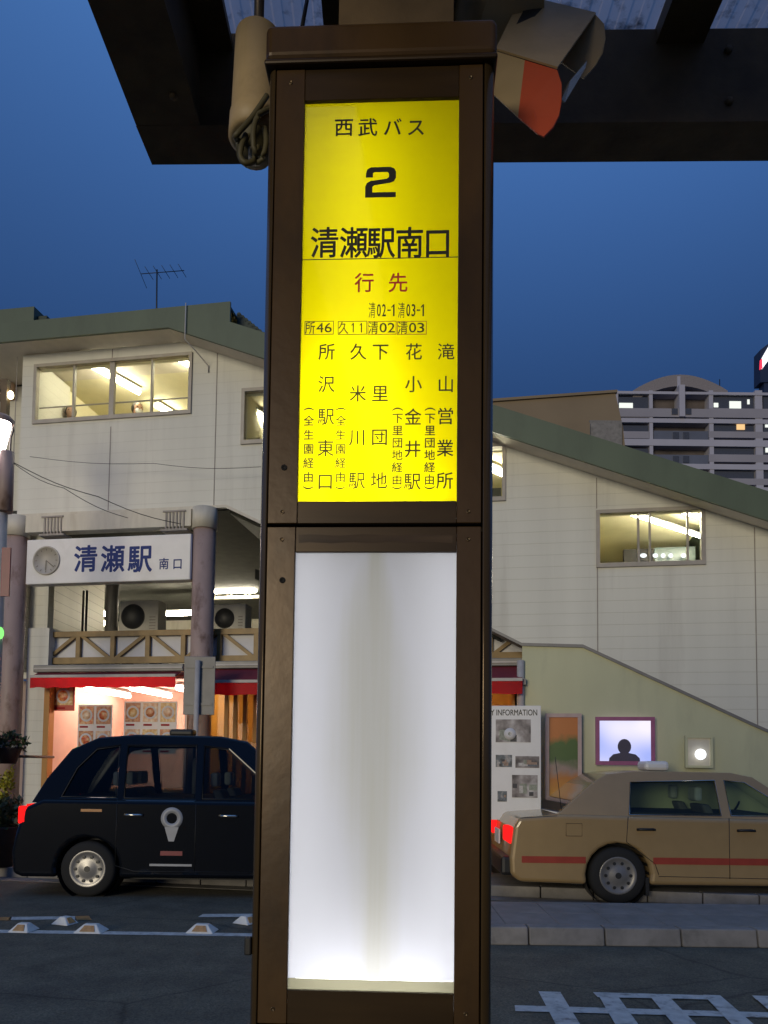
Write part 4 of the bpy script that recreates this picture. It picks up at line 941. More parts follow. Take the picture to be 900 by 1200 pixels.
def car(name, label, loc, W, prof, cab, wheels, wr, paint, glassm, windows, open_segs, belt, roofz, seats, trim):
    """faces +x; near side is -y.  prof: lower body outline (x,z); cab: greenhouse outline (x,z)"""
    root = thing(name, label, 'taxi', loc); Mx = Matrix.Translation(loc); h = W/2
    # arches cut into the sill line
    out = []
    for a, z in prof: out.append((a, z))
    sill = .22; n = 12
    for wx in sorted(wheels, reverse=True):
        rr = wr + .045
        a0 = math.asin((wr - sill) / rr)
        for i in range(n+1):
            t = -a0 + (math.pi + 2*a0) * i/n if False else (-a0) + (math.pi + 2*a0)*i/n
            out.append((wx + rr*math.cos(t), max(sill, wr + rr*math.sin(t))))
    mb = MB(Mx); N = len(out)
    def ysec(z): 
        t = (z - .22)/(belt - .22); return h
    L0 = [(x, -ysec(z), z) for x, z in out]; L1 = [(x, ysec(z), z) for x, z in out]
    tris = fill2d([out])
    mb.add(L0 + L1, [tuple(t) for t in tris] + [tuple(i+N for i in reversed(t)) for t in tris] + [(i, (i+1)%N, (i+1)%N+N, i+N) for i in range(N)])
    body = mb.link('body', paint, root, bevel=.045, seg=3)
    MB(Mx).box(wheels[0]-.45, wheels[1]+.45, -h+.28, h-.28, .17, .9).link('underbody', M['black'], root)
    for wx in wheels:
        for s in (-1, 1): MB(Mx).lathe((wx,s*(h-.05),wr),(0,-s,0),[(0,wr+.044),(.25,wr+.044),(.25,0)],28).link('wheel_arch', M['black'], root)
    # greenhouse
    zb = belt - .03
    yc = lambda z, o=0.0: (h - .07 + o) - (z - zb)/(roofz - zb)*.20
    mb = MB(Mx); n = len(cab)
    for sg in (-1, 1):
        loops = [cab] + windows
        pts = [(x, sg*yc(z), z) for l in loops for x, z in l]; mb.add(pts, fill2d(loops))
        for wv in windows:
            k = len(wv); mb.add([(x, sg*yc(z), z) for x, z in wv] + [(x, sg*(yc(z)-.03), z) for x, z in wv], [(i, (i+1)%k, (i+1)%k+k, i+k) for i in range(k)])
    for i in range(n-1):
        (xa, za), (xb, zb_) = cab[i], cab[i+1]; ya, yb = yc(za), yc(zb_)
        q = [Vector((xa,-ya,za)), Vector((xa,ya,za)), Vector((xb,yb,zb_)), Vector((xb,-yb,zb_))]
        if i not in open_segs: mb.add(q, [(0,1,2,3)])
        else:
            f_ = lambda u, v: (q[0].lerp(q[1], u)).lerp(q[3].lerp(q[2], u), v)
            g_ = [f_(.06,.08), f_(.94,.08), f_(.94,.92), f_(.06,.92)]; mb.add(q + g_, [(0,1,5,4),(1,2,6,5),(2,3,7,6),(3,0,4,7)])
            o_ = MB(Mx); o_.add(g_, [(0,1,2,3)]); o_.link('windscreen', glassm, root)
    mb.link('cabin', paint, root, bevel=.025, seg=3)
    for wv in windows:
        for sg in (-1, 1):
            o_ = MB(Mx); o_.face([(x, sg*(yc(z)-.012), z) for x, z in wv]); o_ = o_.link('side_window', glassm, root)
            t_ = MB(Mx); t_.tube([(x, sg*(yc(z)+.002), z) for x, z in wv + wv[:1]], .0065, 6, False); t_.link('window_trim', trim, o_)
    # what shows through the glass
    MB(Mx).box(cab[1][0]+.1, cab[-2][0]+.2, -h+.16, h-.16, belt+.006, belt+.02).link('interior_floor', M['seat_dark'], root)
    for xs_, rows in seats:
        for ys2 in rows:
            st_ = MB(Mx); st_.hexa([(xs_-.02,ys2-.23,belt-.2),(xs_+.12,ys2-.23,belt-.2),(xs_+.12,ys2+.23,belt-.2),(xs_-.02,ys2+.23,belt-.2),(xs_-.14,ys2-.20,belt+.12),(xs_-.04,ys2-.20,belt+.12),(xs_-.04,ys2+.20,belt+.12),(xs_-.14,ys2+.20,belt+.12)])
            st_ = st_.link('seat', M['seat'], root, bevel=.03)
            MB(Mx).box(xs_-.18, xs_-.09, ys2-.12, ys2+.12, belt+.15, belt+.32).link('headrest', M['seat_white'], st_, bevel=.03)
    MB(Mx).lathe((seats[0][0]+.62, h-.48, belt+.02), (-.8,0,.6), [(0,.17),(.014,.185),(.028,.17),(.014,.155),(0,.17)], 24).link('steering_wheel', M['black'], root)
    for wx in wheels:
        for s in (-1, 1):
            y = s*(h-.015)
            w = MB(Mx).lathe((wx,y,wr),(0,-s,0),[(0,wr*.66),(0,wr*.90),(.02,wr*.98),(.05,wr),(.17,wr),(.19,wr*.9),(.19,.05)],36).link('wheel', M['tyre'], root)
            rim = MB(Mx); rim.lathe((wx,y,wr),(0,-s,0),[(.004,wr*.67),(-.004,wr*.63),(.014,wr*.56),(.006,wr*.30),(-.006,wr*.17),(-.008,0)],36); rim.link('rim', M['hub'], w)
            hole = MB(Mx)
            for k in range(10):
                a = 2*math.pi*k/10; cc = Vector((wx+wr*.44*math.cos(a), y-s*(-.004), wr+wr*.44*math.sin(a)))
                hole.lathe((cc.x,y+s*.0015,cc.z),(0,-s,0),[(0,wr*.06),(-.001,0)],10)
            hole.lathe((wx,y+s*.009,wr),(0,-s,0),[(0,wr*.11),(0,0)],14)
            hole.link('rim_holes', M['hub_dark'], w)
    return root, Mx, h, yc, ysec
def seam(Mx, root, pts, yf, r=.004, mt=None, name='door_seam'):
    mb = MB(Mx); mb.tube([(x,-yf(z)-.001,z) for x,z in pts], r, 6); return mb.link(name, mt or M['black'], root)

# black tall taxi
xr = deep(15, 1000, 8.85).x; Ynear = 8.80; W = 1.69
prof = [(4.38,.24),(4.40,.62),(4.30,.88),(3.55,1.06),(3.2,1.10),(.35,1.10),(.13,1.02),(.03,.72),(.0,.50),(.02,.26),(.12,.22)]
prof = [(.12,.22),(.02,.26),(.0,.50),(.04,.72),(.12,1.00),(.34,1.10),(3.2,1.10),(3.55,1.06),(4.30,.88),(4.40,.62),(4.38,.24),(4.30,.22)]
cab = [(.18,1.06),(.32,1.34),(.56,1.68),(.86,1.82),(1.3,1.86),(2.3,1.85),(2.62,1.79),(3.48,1.06)]
rt, Mx, h, yc, ys = car('taxi', 'black tall taxi van with lit red tail lamp waiting behind the white road studs', (xr, Ynear+W/2, 0), W, prof, cab, (.87, 3.6), .315, M['paint_black'], M['car_glass'],
    [[(.52,1.13),(.66,1.46),(.86,1.68),(1.12,1.72),(1.15,1.13)], [(1.24,1.12),(1.22,1.72),(2.02,1.73),(2.05,1.12)], [(2.14,1.12),(2.12,1.72),(2.40,1.69),(3.02,1.16),(3.02,1.12)]],
    (1, 6), 1.10, 1.86, ((2.35,(-.40,.40)),(1.20,(-.42,.05,.45))), M['black'])
for s in (-1, 1):
    MB(Mx).hexa([(.045,s*(h-.26),.80),(.06,s*(h-.26),1.03),(.30,s*(h-.045),1.06),(.22,s*(h-.045),.84),(.03,s*(h-.25),.80),(.045,s*(h-.25),1.03),(.30,s*(h-.035),1.06),(.22,s*(h-.035),.84)]).link('tail_lamp', M['tail'], rt)
    MB(Mx).box(.06,.16,s*h-.10 if s>0 else -h+.0, s*h if s>0 else -h+.10,.82,1.02).link('tail_lamp', M['tail'], rt, bevel=.02)
seam(Mx, rt, [(1.19,.36),(1.19,1.07)], ys); seam(Mx, rt, [(2.09,.30),(2.09,1.07)], ys); seam(Mx, rt, [(3.05,.34),(3.02,1.07)], ys); seam(Mx, rt, [(1.19,.36),(1.4,.30),(3.0,.30)], ys)
for x in (1.28, 2.36):
    MB(Mx).tube([(x,-ys(.93)-.004,.93),(x+.03,-ys(.93)-.03,.935),(x+.18,-ys(.93)-.03,.935),(x+.21,-ys(.93)-.004,.93)], .014, 8).link('door_handle', M['chrome'], rt)
mb = MB(Mx); mb.box(.78,1.02,-ys(.98)-.004,-ys(.98)+.002,.965,.995); mb.link('side_badge', M['amber'], rt)
mb = MB(Mx); yy = -ys(.62)-.004
mb.lathe((1.82,-ys(.86)-.001,.90),(0,-1,0),[(0,.125),(.003,.125),(.003,.06),(0,.06)],32); mb.prism([(1.74,yy+.002,.80),(1.90,yy+.002,.80),(1.85,yy+.002,.64),(1.79,yy+.002,.64)],(0,-.003,0)); mb.link('door_emblem', M['emblem'], rt)
MB(Mx).box(1.70,1.95,yy-.002,yy+.002,.48,.53).link('door_mark', M['emblem_red'], rt)
MB(Mx).box(1.58,2.06,-ys(.38)-.004,-ys(.38)+.001,.36,.385).link('door_strip', M['emblem'], rt)
MB(Mx).box(-.03,.10,-h+.10,h-.10,.28,.46).link('bumper', M['black'], rt, bevel=.03)
MB(Mx).box(-.036,-.028,-.17,.17,.66,.83).link('number_plate', M['sign_white'], rt)
mb = MB(Mx); mb.box(1.55,1.85,-.10,.10,1.862,1.95); mb.link('roof_lamp', M['black'], rt, bevel=.03)
MB(Mx).hexa([(4.33,-h+.10,.68),(4.41,-h+.25,.62),(4.38,-h+.25,.80),(4.25,-h+.09,.84),(4.34,-h+.08,.68),(4.42,-h+.24,.62),(4.39,-h+.24,.80),(4.26,-h+.07,.84)]).link('headlight', M['chrome'], rt)
MB(Mx).box(2.95,3.05,-h-.16,-h+.02,1.10,1.22).link('door_mirror', M['paint_black'], rt, bevel=.03)

# gold sedan taxi
xr = deep(598, 960, 8.78).x; W = 1.69
prof = [(.10,.24),(.0,.32),(-.01,.52),(.03,.84),(.10,.96),(.55,1.0),(3.35,.96),(4.4,.86),(4.62,.74),(4.69,.52),(4.66,.26),(4.55,.22)]
cab = [(.50,.96),(.98,1.36),(1.16,1.46),(1.5,1.50),(2.6,1.49),(2.85,1.44),(3.55,.94)]
rt, Mx, h, yc, ys = car('taxi', 'gold beige sedan taxi with a red stripe passing behind the kerb island', (xr, 8.72+W/2, 0), W, prof, cab, (1.21, 3.9), .32, M['paint_gold'], M['car_glass_g'],
    [[(1.36,1.0),(1.42,1.37),(2.40,1.40),(2.41,1.0)], [(2.52,1.0),(2.51,1.40),(2.74,1.38),(3.28,1.02),(3.28,1.0)]], (0, 5), 1.0, 1.50, ((2.40,(-.38,.38)),(1.42,(-.42,.42))), M['chrome'])
seam(Mx, rt, [(1.32,.98),(1.30,.70),(1.62,.46),(1.66,.34)], ys); seam(Mx, rt, [(2.46,.30),(2.46,.98)], ys); seam(Mx, rt, [(3.42,.30),(3.40,.95)], ys); seam(Mx, rt, [(1.66,.32),(3.42,.30)], ys)
for x in (1.42, 2.55): MB(Mx).tube([(x,-ys(.84)-.003,.84),(x+.03,-ys(.84)-.028,.845),(x+.17,-ys(.84)-.028,.845),(x+.2,-ys(.84)-.003,.84)], .015, 8).link('door_handle', M['black'], rt)
for (xa, xb) in ((.12,.84),(1.60,3.5),(4.3,4.6)):
    mb = MB(Mx); mb.prism([(xa,-ys(.47)-.004,.455),(xb,-ys(.47)-.004,.455),(xb,-ys(.53)-.004,.53),(xa,-ys(.53)-.004,.53)],(0,.012,0)); mb.link('side_stripe', M['stripe'], rt)
for s in (-1, 1):
    a = MB(Mx); a.box(-.035,.05, min(s*(h-.40),s*(h-.09)), max(s*(h-.40),s*(h-.09)),.67,.85); a.link('tail_lamp', M['tail'], rt, bevel=.02)
    a = MB(Mx); a.box(-.02,.055, min(s*(h-.15),s*(h-.045)), max(s*(h-.15),s*(h-.045)),.66,.84); a.link('tail_lamp', M['tail'], rt, bevel=.02)
MB(Mx).box(-.10,.08,-h+.06,h-.06,.30,.52).link('bumper', M['black'], rt, bevel=.04)
seam(Mx, rt, [(.62,.76),(.62,.90),(.80,.90),(.80,.76),(.62,.76)], ys, .003, None, 'fuel_flap'); seam(Mx, rt, [(.10,.955),(.52,.985)], ys, .003, None, 'boot_seam')
MB(Mx).tube([(.60,-h+.12,1.0),(.52,-h+.10,1.65)], .004, 6).link('aerial', M['black'], rt)
MB(Mx).box(1.52,1.56,-h+.02,-h+.2,.10,.30).link('mud_flap', M['black'], rt)
MB(Mx).box(-.04,-.022,-.17,.17,.60,.77).link('number_plate', M['sign_white'], rt)
MB(Mx).box(1.75,2.05,-.16,.16,1.502,1.62).link('roof_lamp', M['sign_white'], rt, bevel=.04)
for s in (-1, 1): MB(Mx).box(4.60,4.69,min(s*.38,s*.74),max(s*.38,s*.74),.62,.78).link('headlight', M['chrome'], rt, bevel=.02)
MB(Mx).box(3.25,3.33,-h-.15,-h+.0,.98,1.10).link('door_mirror', M['paint_gold'], rt, bevel=.03)

# ---- road studs between the two white lines
M['stud_white'] = mat('stud_white', (.72,.71,.66), .5, var=.08, scale=20); M['stud_amber'] = mat('stud_amber', (.42,.24,.09), .35, var=.2, scale=30)
def stud(px, py, w, label, rz=0.0):
    p = ground(px, py); t = thing('road_stud', label, 'road stud', (p.x, p.y, .004), rz, 'raised road studs along the white line')
    Mx = Matrix.Translation((p.x, p.y, .004)) @ Matrix.Rotation(rz, 4, 'Z'); h = w/2; H = .07; d = .10
    mb = MB(Mx); mb.hexa([(-h,-d,0),(h,-d,0),(h,d,0),(-h,d,0),(-h*.45,-d*.30,H),(h*.45,-d*.30,H),(h*.45,d*.30,H),(-h*.45,d*.30,H)]); mb.link('body', M['stud_white'], t, bevel=.008)
    q = lambda s, u: Vector((s*h*(1-.55*u)*.62, -d*(1-.70*u)-.002, H*u)); o = Vector((0,-.004,.003))
    mb = MB(Mx); mb.hexa([q(-1,.22),q(1,.22),q(1,.85),q(-1,.85),q(-1,.22)+o,q(1,.22)+o,q(1,.85)+o,q(-1,.85)+o]); mb.link('reflector', M['stud_amber'], t)
stud(28, 1091, .20, 'white road stud nearest the left edge of the photo', R(-8))
stud(76, 1083, .16, 'white road stud turned side on behind the others', R(70))
stud(107, 1092, .26, 'white road stud with amber face below the rear wheel of the black taxi', R(-4))
stud(237, 1092, .26, 'white road stud with amber face left of the bus stop pillar', R(-4))
stud(288, 1082, .18, 'white road stud half hidden by the bus stop pillar', R(60))

# ================================================================== BUS SHELTER CANOPY
cz0 = 3.45
cn = thing('bus_shelter_canopy', 'dark brown steel bus shelter canopy overhead with pale mottled roof sheets', 'canopy', (0, 2.4, 0))
CT = Matrix.Translation((-.755,2.342,0)) @ Matrix.Rotation(-R(1.3), 4, 'Z') @ Matrix.Translation((.755,-2.342,0))
MB(CT).box(-.755, 11, 2.196, 2.332, cz0, cz0+.292).link('front_beam', M['steel_brown'], cn, bevel=.004)
MB(CT).box(-.757, 11, 2.186, 2.335, cz0-.009, cz0-.001).link('front_flange', M['steel_brown'], cn)
MB().box(-.7575, -.575, -3.2, 2.194, cz0+.001, cz0+.291).link('side_beam', M['steel_brown'], cn, bevel=.004)
MB().box(-.7595, -.568, -3.2, 2.184, cz0-.0085, cz0-.0015).link('side_flange', M['steel_brown'], cn)
MB().box(-.574, -.478, -3.2, 2.205, cz0+.235, cz0+.262).link('gutter_plate', M['steel_brown'], cn)
for x0, x1 in ((-.20,.178),(.785,.925),(1.58,1.71),(2.34,2.47),(3.1,3.23),(3.86,3.99)):
    MB().box(x0, x1, -3.2, 2.204, cz0+.245, cz0+.298).link('rafter', M['steel_brown'], cn)
for x in (-.38, .45, 1.0, 1.25):
    for z in (.06, .22): MB(CT).lathe((x,2.1955,cz0+z),(0,-1,0),[(0,.013),(.008,.012),(.010,0)],6).link('bolt', M['steel_brown'], cn)
for y in (.9, 1.5, 2.08): MB().lathe((-.62,y,cz0-.0095),(0,0,-1),[(0,.012),(.008,.011),(.009,0)],6).link('bolt', M['steel_brown'], cn)
M['roof_sheet'] = mat('grimy_roof_sheet', (.62,.53,.53), .7, var=.10, scale=7, dirt=(.03,.028,.03), dirt_amt=.9, dirt_scale=16)
mb = MB(); x = -.62
while x < 10.9:
    mb.face([(x,-3.2,cz0+.305),(x+.025,-3.3,cz0+.305),(x+.025,2.33,cz0+.305),(x,2.33,cz0+.305)]); mb.face([(x+.025,-3.3,cz0+.305),(x+.03,-3.3,cz0+.3072),(x+.03,2.33,cz0+.3072),(x+.025,2.33,cz0+.305)])
    mb.face([(x+.03,-3.3,cz0+.3072),(x+.055,-3.3,cz0+.3072),(x+.055,2.33,cz0+.3072),(x+.03,2.33,cz0+.3072)]); mb.face([(x+.055,-3.3,cz0+.3072),(x+.06,-3.3,cz0+.305),(x+.06,2.33,cz0+.305),(x+.055,2.33,cz0+.3072)]); x += .06
mb.link('roof_sheet', M['roof_sheet'], cn)
n = M['roof_sheet'].node_tree.nodes; L = M['roof_sheet'].node_tree.links; p = n['Principled BSDF']; src = p.inputs['Base Color'].links[0].from_socket
tr = n.new('ShaderNodeBsdfTranslucent'); L.new(src, tr.inputs[0]); mx = n.new('ShaderNodeMixShader'); mx.inputs[0].default_value = .65
L.new(p.outputs[0], mx.inputs[1]); L.new(tr.outputs[0], mx.inputs[2]); L.new(mx.outputs[0], [x for x in n if x.type == 'OUTPUT_MATERIAL'][0].inputs[0])
MB().box(2.6, 2.72, -3.0, -2.88, 0, cz0+.244).link('post', M['steel_brown'], cn)
MB().box(7.6, 7.72, 2.2, 2.32, 0, cz0-.01).link('post', M['steel_brown'], cn)

# ================================================================== BUS STOP PILLAR
bp = local_thing(PT, -.022, .1, 0, 'bus_stop_pillar', 'brown illuminated bus stop pillar with yellow route panel over a blank white panel', 'bus stop sign')
XL, XR_ = -.2515, .2065
BOT, TOP = .12, 2.965
# casing: sides and back, rounded corner posts
mb = MB(PT); mb.box(XL+.006, XL+.012, .014, .22, BOT, TOP); mb.box(XR_-.012, XR_-.006, .014, .22, BOT, TOP); mb.box(XL+.006, XR_-.006, .221, .228, BOT, TOP)
mb.link('casing', M['bronze'], bp)
def rpost(x0, x1):
    mb = MB(PT); n = 8; w = x1-x0; prof = []
    left = x0 < 0
    for i in range(n+1):
        a = math.pi/2*i/n
        prof.append((x0 + w*(1-math.cos(a)) if left else x1 - w*(1-math.cos(a)), .022*(1-math.sin(a))))
    back = [(x1 if left else x0, .03), (x0 if left else x1, .03)]
    pts = prof + back
    N = len(pts); mb.add([(x,y,BOT) for x,y in pts] + [(x,y,TOP) for x,y in pts], [tuple(range(N)), tuple(range(2*N-1,N-1,-1))])
    for i in range(N): mb.add([(pts[i][0],pts[i][1],BOT),(pts[(i+1)%N][0],pts[(i+1)%N][1],BOT),(pts[(i+1)%N][0],pts[(i+1)%N][1],TOP),(pts[i][0],pts[i][1],TOP)], [(0,1,2,3)], i < n)
    mb.link('corner_post', M['bronze_post'], bp)
rpost(XL, XL+.0155); rpost(XR_-.0205, XR_)
mb = MB(PT); mb.box(XL+.0155, XR_-.0205, .0135, .02, BOT, 1.04); mb.link('kick_panel', M['bronze'], bp)
MB(PT).box(XL-.03, XR_+.03, -.03, .26, 0, .119).link('plinth', M['concrete'], bp, bevel=.01)
MB(PT).box(XL+.0157, XR_-.0207, .024, .026, 2.006, 2.022).link('gap', M['black_gap'], bp)
# cap
mb = MB(PT); mb.box(-.2565, .2105, -.012, .235, 2.966, 3.042); mb.link('cap', M['bronze'], bp, bevel=.014, seg=4)
mb = MB(PT); mb.box(-.2575, .2110, -.014, .236, 2.955, 2.9655); mb.link('cap_lip', M['bronze_rail'], bp, bevel=.004)
MB(PT).box(-.115, .125, .05, .18, 3.043, cz0+.244).link('roof_bracket', M['steel_brown'], bp)

def door(z0, z1, pz0, pz1, pl, pr, name):
    x0, x1 = XL+.0175, XR_-.0235
    d = MB(PT); d.box(x0, pl, 0, .012, z0, z1); d.box(pr, x1, 0, .012, z0, z1)
    d = d.link(name, M['bronze'], bp, bevel=.0012, seg=1)
    r_ = MB(PT); r_.box(pl+.0004, pr-.0004, .0012, .012, z0, pz0); r_.box(pl+.0004, pr-.0004, .0012, .012, pz1, z1); r_.link('rail', M['bronze_rail'], d, bevel=.001, seg=1)
    return d
PL, PR = -.1770, .1355
dl = door(1.058, 2.0105, 1.1205, 1.961, -.1785, PR+.0005, 'door')
du = door(2.0175, 2.953, 2.0615, 2.887, -.1758, PR, 'door')
for (px, py, dd) in ((333,548,du),(331,680,dl),(527,883,dl)):
    x, z = on(PT, px, py); 
    if px == 527: continue
    MB(PT).lathe((x,.0,z),(0,-1,0),[(-.001,.006),(.0015,.006),(.0015,.0035),(.0005,.003),(.0005,0)],16).link('keyhole', M['black_gap'], dd)
x, z = on(PT, 290, 1108, .01); MB(PT).box(XL-.012, XL+.002, .004, .02, z-.018, z+.016).link('latch', M['black'], bp, bevel=.003)
M['tape'] = mat('brown_tape', (.085,.055,.026), .18, .0, .35, 12, dirt=(.03,.02,.01), dirt_amt=.8, stretch=(.3,1,3))
z_ = on(PT, 440, 631)[1]
pts = []
for i in range(15):
    x = -.172 + .30*i/14; pts.append((x, z_+.0075+.0012*math.sin(i*1.3)))
pts += [(p[0], z_-.008-.0012*math.cos(i*1.7)) for i, p in enumerate(reversed(pts))]
MB(PT).add([(x,.0009,z) for x,z in pts], fill2d([pts])).link('tape', M['tape'], dl)
for dd, (za, zb) in ((dl,(1.085,1.985)),(du,(2.04,2.925))):
    for x in (-.205, .158):
        for z in (za, zb): MB(PT).lathe((x,0,z),(0,-1,0),[(-.001,.0045),(.0012,.0042),(.0016,.003),(.0012,.0028),(.0012,0)],14).link('screw', M['bronze_post'], dd)
# lamp compartments: white lined boxes with tubes behind the acrylic
def compartment(x0, x1, z0, z1, name):
    mb = MB(PT); mb.box(x0, x1, .19, .193, z0, z1); mb.box(x0, x0+.003, .0125, .189, z0, z1); mb.box(x1-.003, x1, .0125, .189, z0, z1)
    mb.box(x0+.0035, x1-.0035, .0125, .189, z0, z0+.003); mb.box(x0+.0035, x1-.0035, .0125, .189, z1-.003, z1); return mb.link(name, M['white_in'], bp)
lc = compartment(-.228, .178, 1.075, 2.001, 'lamp_box'); uc = compartment(-.228, .178, 2.024, 2.945, 'lamp_box')
def ptube(x, y, z0, z1, mt, par, r=.013): MB(PT).tube([(x,y,z0),(x,y,z1)], r, 12).link('lamp_tube', mt, par)
ptube(-.165, .10, 1.10, 1.985, M['tube_sign'], lc); ptube(.125, .10, 1.10, 1.985, M['tube_sign'], lc)
M['tube_sign_low'] = emit('sign_tube_low', (.94,.94,1.0), 11.0)
MB(PT).tube([(-.15,.10,1.115),(.12,.10,1.115)], .013, 12).link('lamp_tube', M['tube_sign_low'], lc)
ptube(-.06, .12, 2.06, 2.87, M['tube_sign_y'], uc)
M['tube_sign_y2'] = emit('sign_tube_warm_low', (1.0,.98,.85), 14.0)
ptube(-.10, .10, 2.06, 2.36, M['tube_sign_y2'], uc); MB(PT).tube([(-.15,.09,2.075),(.11,.09,2.075)], .011, 12).link('lamp_tube', M['tube_sign_y2'], uc)
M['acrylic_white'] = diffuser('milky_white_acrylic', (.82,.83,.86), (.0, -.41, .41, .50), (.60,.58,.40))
M['acrylic_yellow'] = diffuser('yellow_acrylic', (.86,.755,.002))
M['acrylic_strip'] = diffuser('cream_strip', (.36,.34,.22))
wz = (1.140+1.9605)/2
wp = thing('tmp', 'x', 'x', PT @ Vector((-.022,.006,wz)), -R(2.6)); wmat = list(wp['_m']); bpy.data.objects.remove(wp)
def panel_obj(x0, x1, z0, z1, name, mt, door_):
    """acrylic sheet whose own origin is its centre, so that its olive band follows it"""
    o = MB(PT); o.face([(x0,.0095,z0),(x1,.0095,z0),(x1,.0095,z1),(x0,.0095,z1)]); ob = o.link(name, mt, door_)
    c = Vector(((x0+x1)/2, .0095, (z0+z1)/2))
    inv = Matrix([door_['_m'][i*4:i*4+4] for i in range(4)]).inverted(); lc_ = inv @ (PT @ c)
    for v in ob.data.vertices: v.co -= lc_
    ob.location = lc_; W = Matrix([door_['_m'][i*4:i*4+4] for i in range(4)]) @ Matrix.Translation(lc_); ob['_m'] = [x for r in W for x in r]; return ob
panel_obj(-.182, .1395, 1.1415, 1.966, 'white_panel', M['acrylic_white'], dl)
panel_obj(-.182, .1395, 1.1165, 1.1410, 'panel_foot_strip', M['acrylic_strip'], dl)
yp = panel_obj(-.181, .1395, 2.058, 2.891, 'yellow_panel', M['acrylic_yellow'], du)

ty = .0088
def tp(px, py): return on(PT, px, py, ty)
S = (tp(451, 400)[0] - tp(450, 400)[0])       # metres per photo pixel on the panel
blk, sof, pal, red, org = MB(PT), MB(PT), MB(PT), MB(PT), MB(PT)
def ch(mb, s, px, py, w, h, bold): x, z = tp(px, py); put_char(mb, s, x, z, ty, w*S/.92, h*S/.92, bold)
def st(mb, s, px, py, w, h, bold, turn=False): x, z = tp(px, py); put_fit(mb, s, x, z, ty, w*S, h*S, bold, turn)
for s, px, w in (('西',403,22),('武',431,22),('バ',460,21),('ス',487.5,21)): ch(blk, s, px, 149, w, 22, .014)
two = [(.02,.66),(.02,.80),(.06,.93),(.18,1.0),(.82,1.0),(.94,.95),(1.0,.84),(1.0,.64),(.94,.53),(.80,.47),(.30,.40),(.235,.35),(.235,.17),(1.0,.17),(1.0,0),(0,0),(0,.36),(.05,.48),(.18,.55),(.70,.615),(.765,.66),(.765,.78),(.72,.835),(.30,.835),(.25,.80),(.25,.66)]
x, z = tp(446, 213.5); tv = [(x + (a-.5)*36.5*S, z + (b-.5)*37.5*S) for a, b in two]
blk.add([(a, ty, b) for a, b in tv], fill2d([tv]))
for s, px in (('清',380.5),('瀬',414.5),('駅',446.5),('南',480),('口',512.8)): ch(blk, s, px, 284, 32, 37, .014)
(xa, za), (xb, zb) = tp(354.5, 304.5), tp(537, 304.5); blk.box(xa, xb, ty-.0002, ty, za-.0009, za+.0009)
for s, px in (('行',427),('先',466.5)): ch(red, s, px, 331, 22, 23, .012)
for k, px in enumerate((448, 482.5)):
    ch(blk, '清', px-12, 363.5, 8, 19, .0); [st(blk, c_, px+4.5+o_, 363.5, w_, h_, .012) for c_, o_, w_, h_ in (('0',-8.5,4.2,14.5),('23'[k],-2.5,4.2,14.5),('-',3.4,4,1.8),('1',9,3.0,14.5))]
for (a_, b_, s0, s1) in ((357,391,'所','46'),(396,430,'久','11'),(431,464.5,'清','02'),(465.5,500,'清','03')):
    ch(sof, s0, a_+6.5, 384, 11.5, 15, .008)
    for q_, dg_ in enumerate(s1): st(sof, dg_, a_+18 + 9.6*q_, 384, 4.4 if dg_ == '1' else 8.2, 11.5, .012)
    (x0,z1),(x1,z0) = tp(a_, 376.5), tp(b_, 392); e = .0007
    for q in ((x0,x1,z1-e*2,z1),(x0,x1,z0,z0+e*2),(x0,x0+e*2,z0,z1),(x1-e*2,x1,z0,z1)): (org if a_ > 425 else pal).box(q[0],q[1],ty-.0001,ty,q[2],q[3])
COLS = ((382,(412,450,488,525,564),'所沢駅東口'),(419,(412,461,512.5,563),'久米川駅'),(445,(412,461,512,563),'下里団地'),(484,(412,450,488.5,526,564),'花小金井駅'),(522,(412,450,487.5,525,563),'滝山営業所'))
for px, ys_, tx in COLS:
    for py, s in zip(ys_, tx): ch(sof if px < 500 else blk, s, px - (py-488)*.012, py, 18.8, 19.5, .008)
for px, tx in ((362,'全生園経由'),(399.5,'全生園経由'),(466,'下里団地経由'),(504,'下里団地経由')):
    n_ = len(tx); st(sof, '(', px, 479.5, 12, 3.5, .06, True); st(sof, ')', px-.8, 571.5, 12, 3.5, .06, True)
    for i, s in enumerate(tx): ch(sof, s, px - i*.15, (493 if n_ == 5 else 490) + i*((559-493)/4 if n_ == 5 else (562-490)/5), 12, 12, .016)
blk.link('lettering', M['ink'], yp); sof.link('thin_lettering', M['ink_soft'], yp); pal.link('route_box_lines', M['ink_pale'], yp); red.link('red_lettering', M['ink_red'], yp); org.link('orange_box_lines', M['ink_orange'], yp)

# ================================================================== HOODED FIXTURES UNDER THE CANOPY
hf = thing('hooded_floodlight', 'tan hooded floodlight with an orange painted side to the right of the pillar cap', 'floodlight', tuple(deep(600, 40, 1.75)))
def slab(mb, pts, t):
    P = [Vector(p) for p in pts]; nrm = (P[1]-P[0]).cross(P[2]-P[0]).normalized()*t; mb.prism(P, nrm)
near = [(581,60,1.68),(653,82,1.62),(658,98,1.615),(658,118,1.61),(655,135,1.61),(648,149,1.61),(637,160,1.61),(630,157,1.612),(600,130,1.645),(578,110,1.67)]
far = [(611,-4,1.86),(698,17,1.80),(708,28,1.795),(709.5,45,1.79),(706,62,1.79),(698,76,1.79),(684,92,1.79),(640,60,1.82)]
mb = MB(); slab(mb, [deep(*p) for p in near[:2]] + [deep(*p) for p in near[2:]], .004)
nq = [(581,60,1.68),(615,70.5,1.652),(607,137,1.640),(600,130,1.645),(578,110,1.67)]
hood = MB(); slab(hood, [deep(*p) for p in nq], .004); slab(hood, [deep(*p) for p in far], .004)
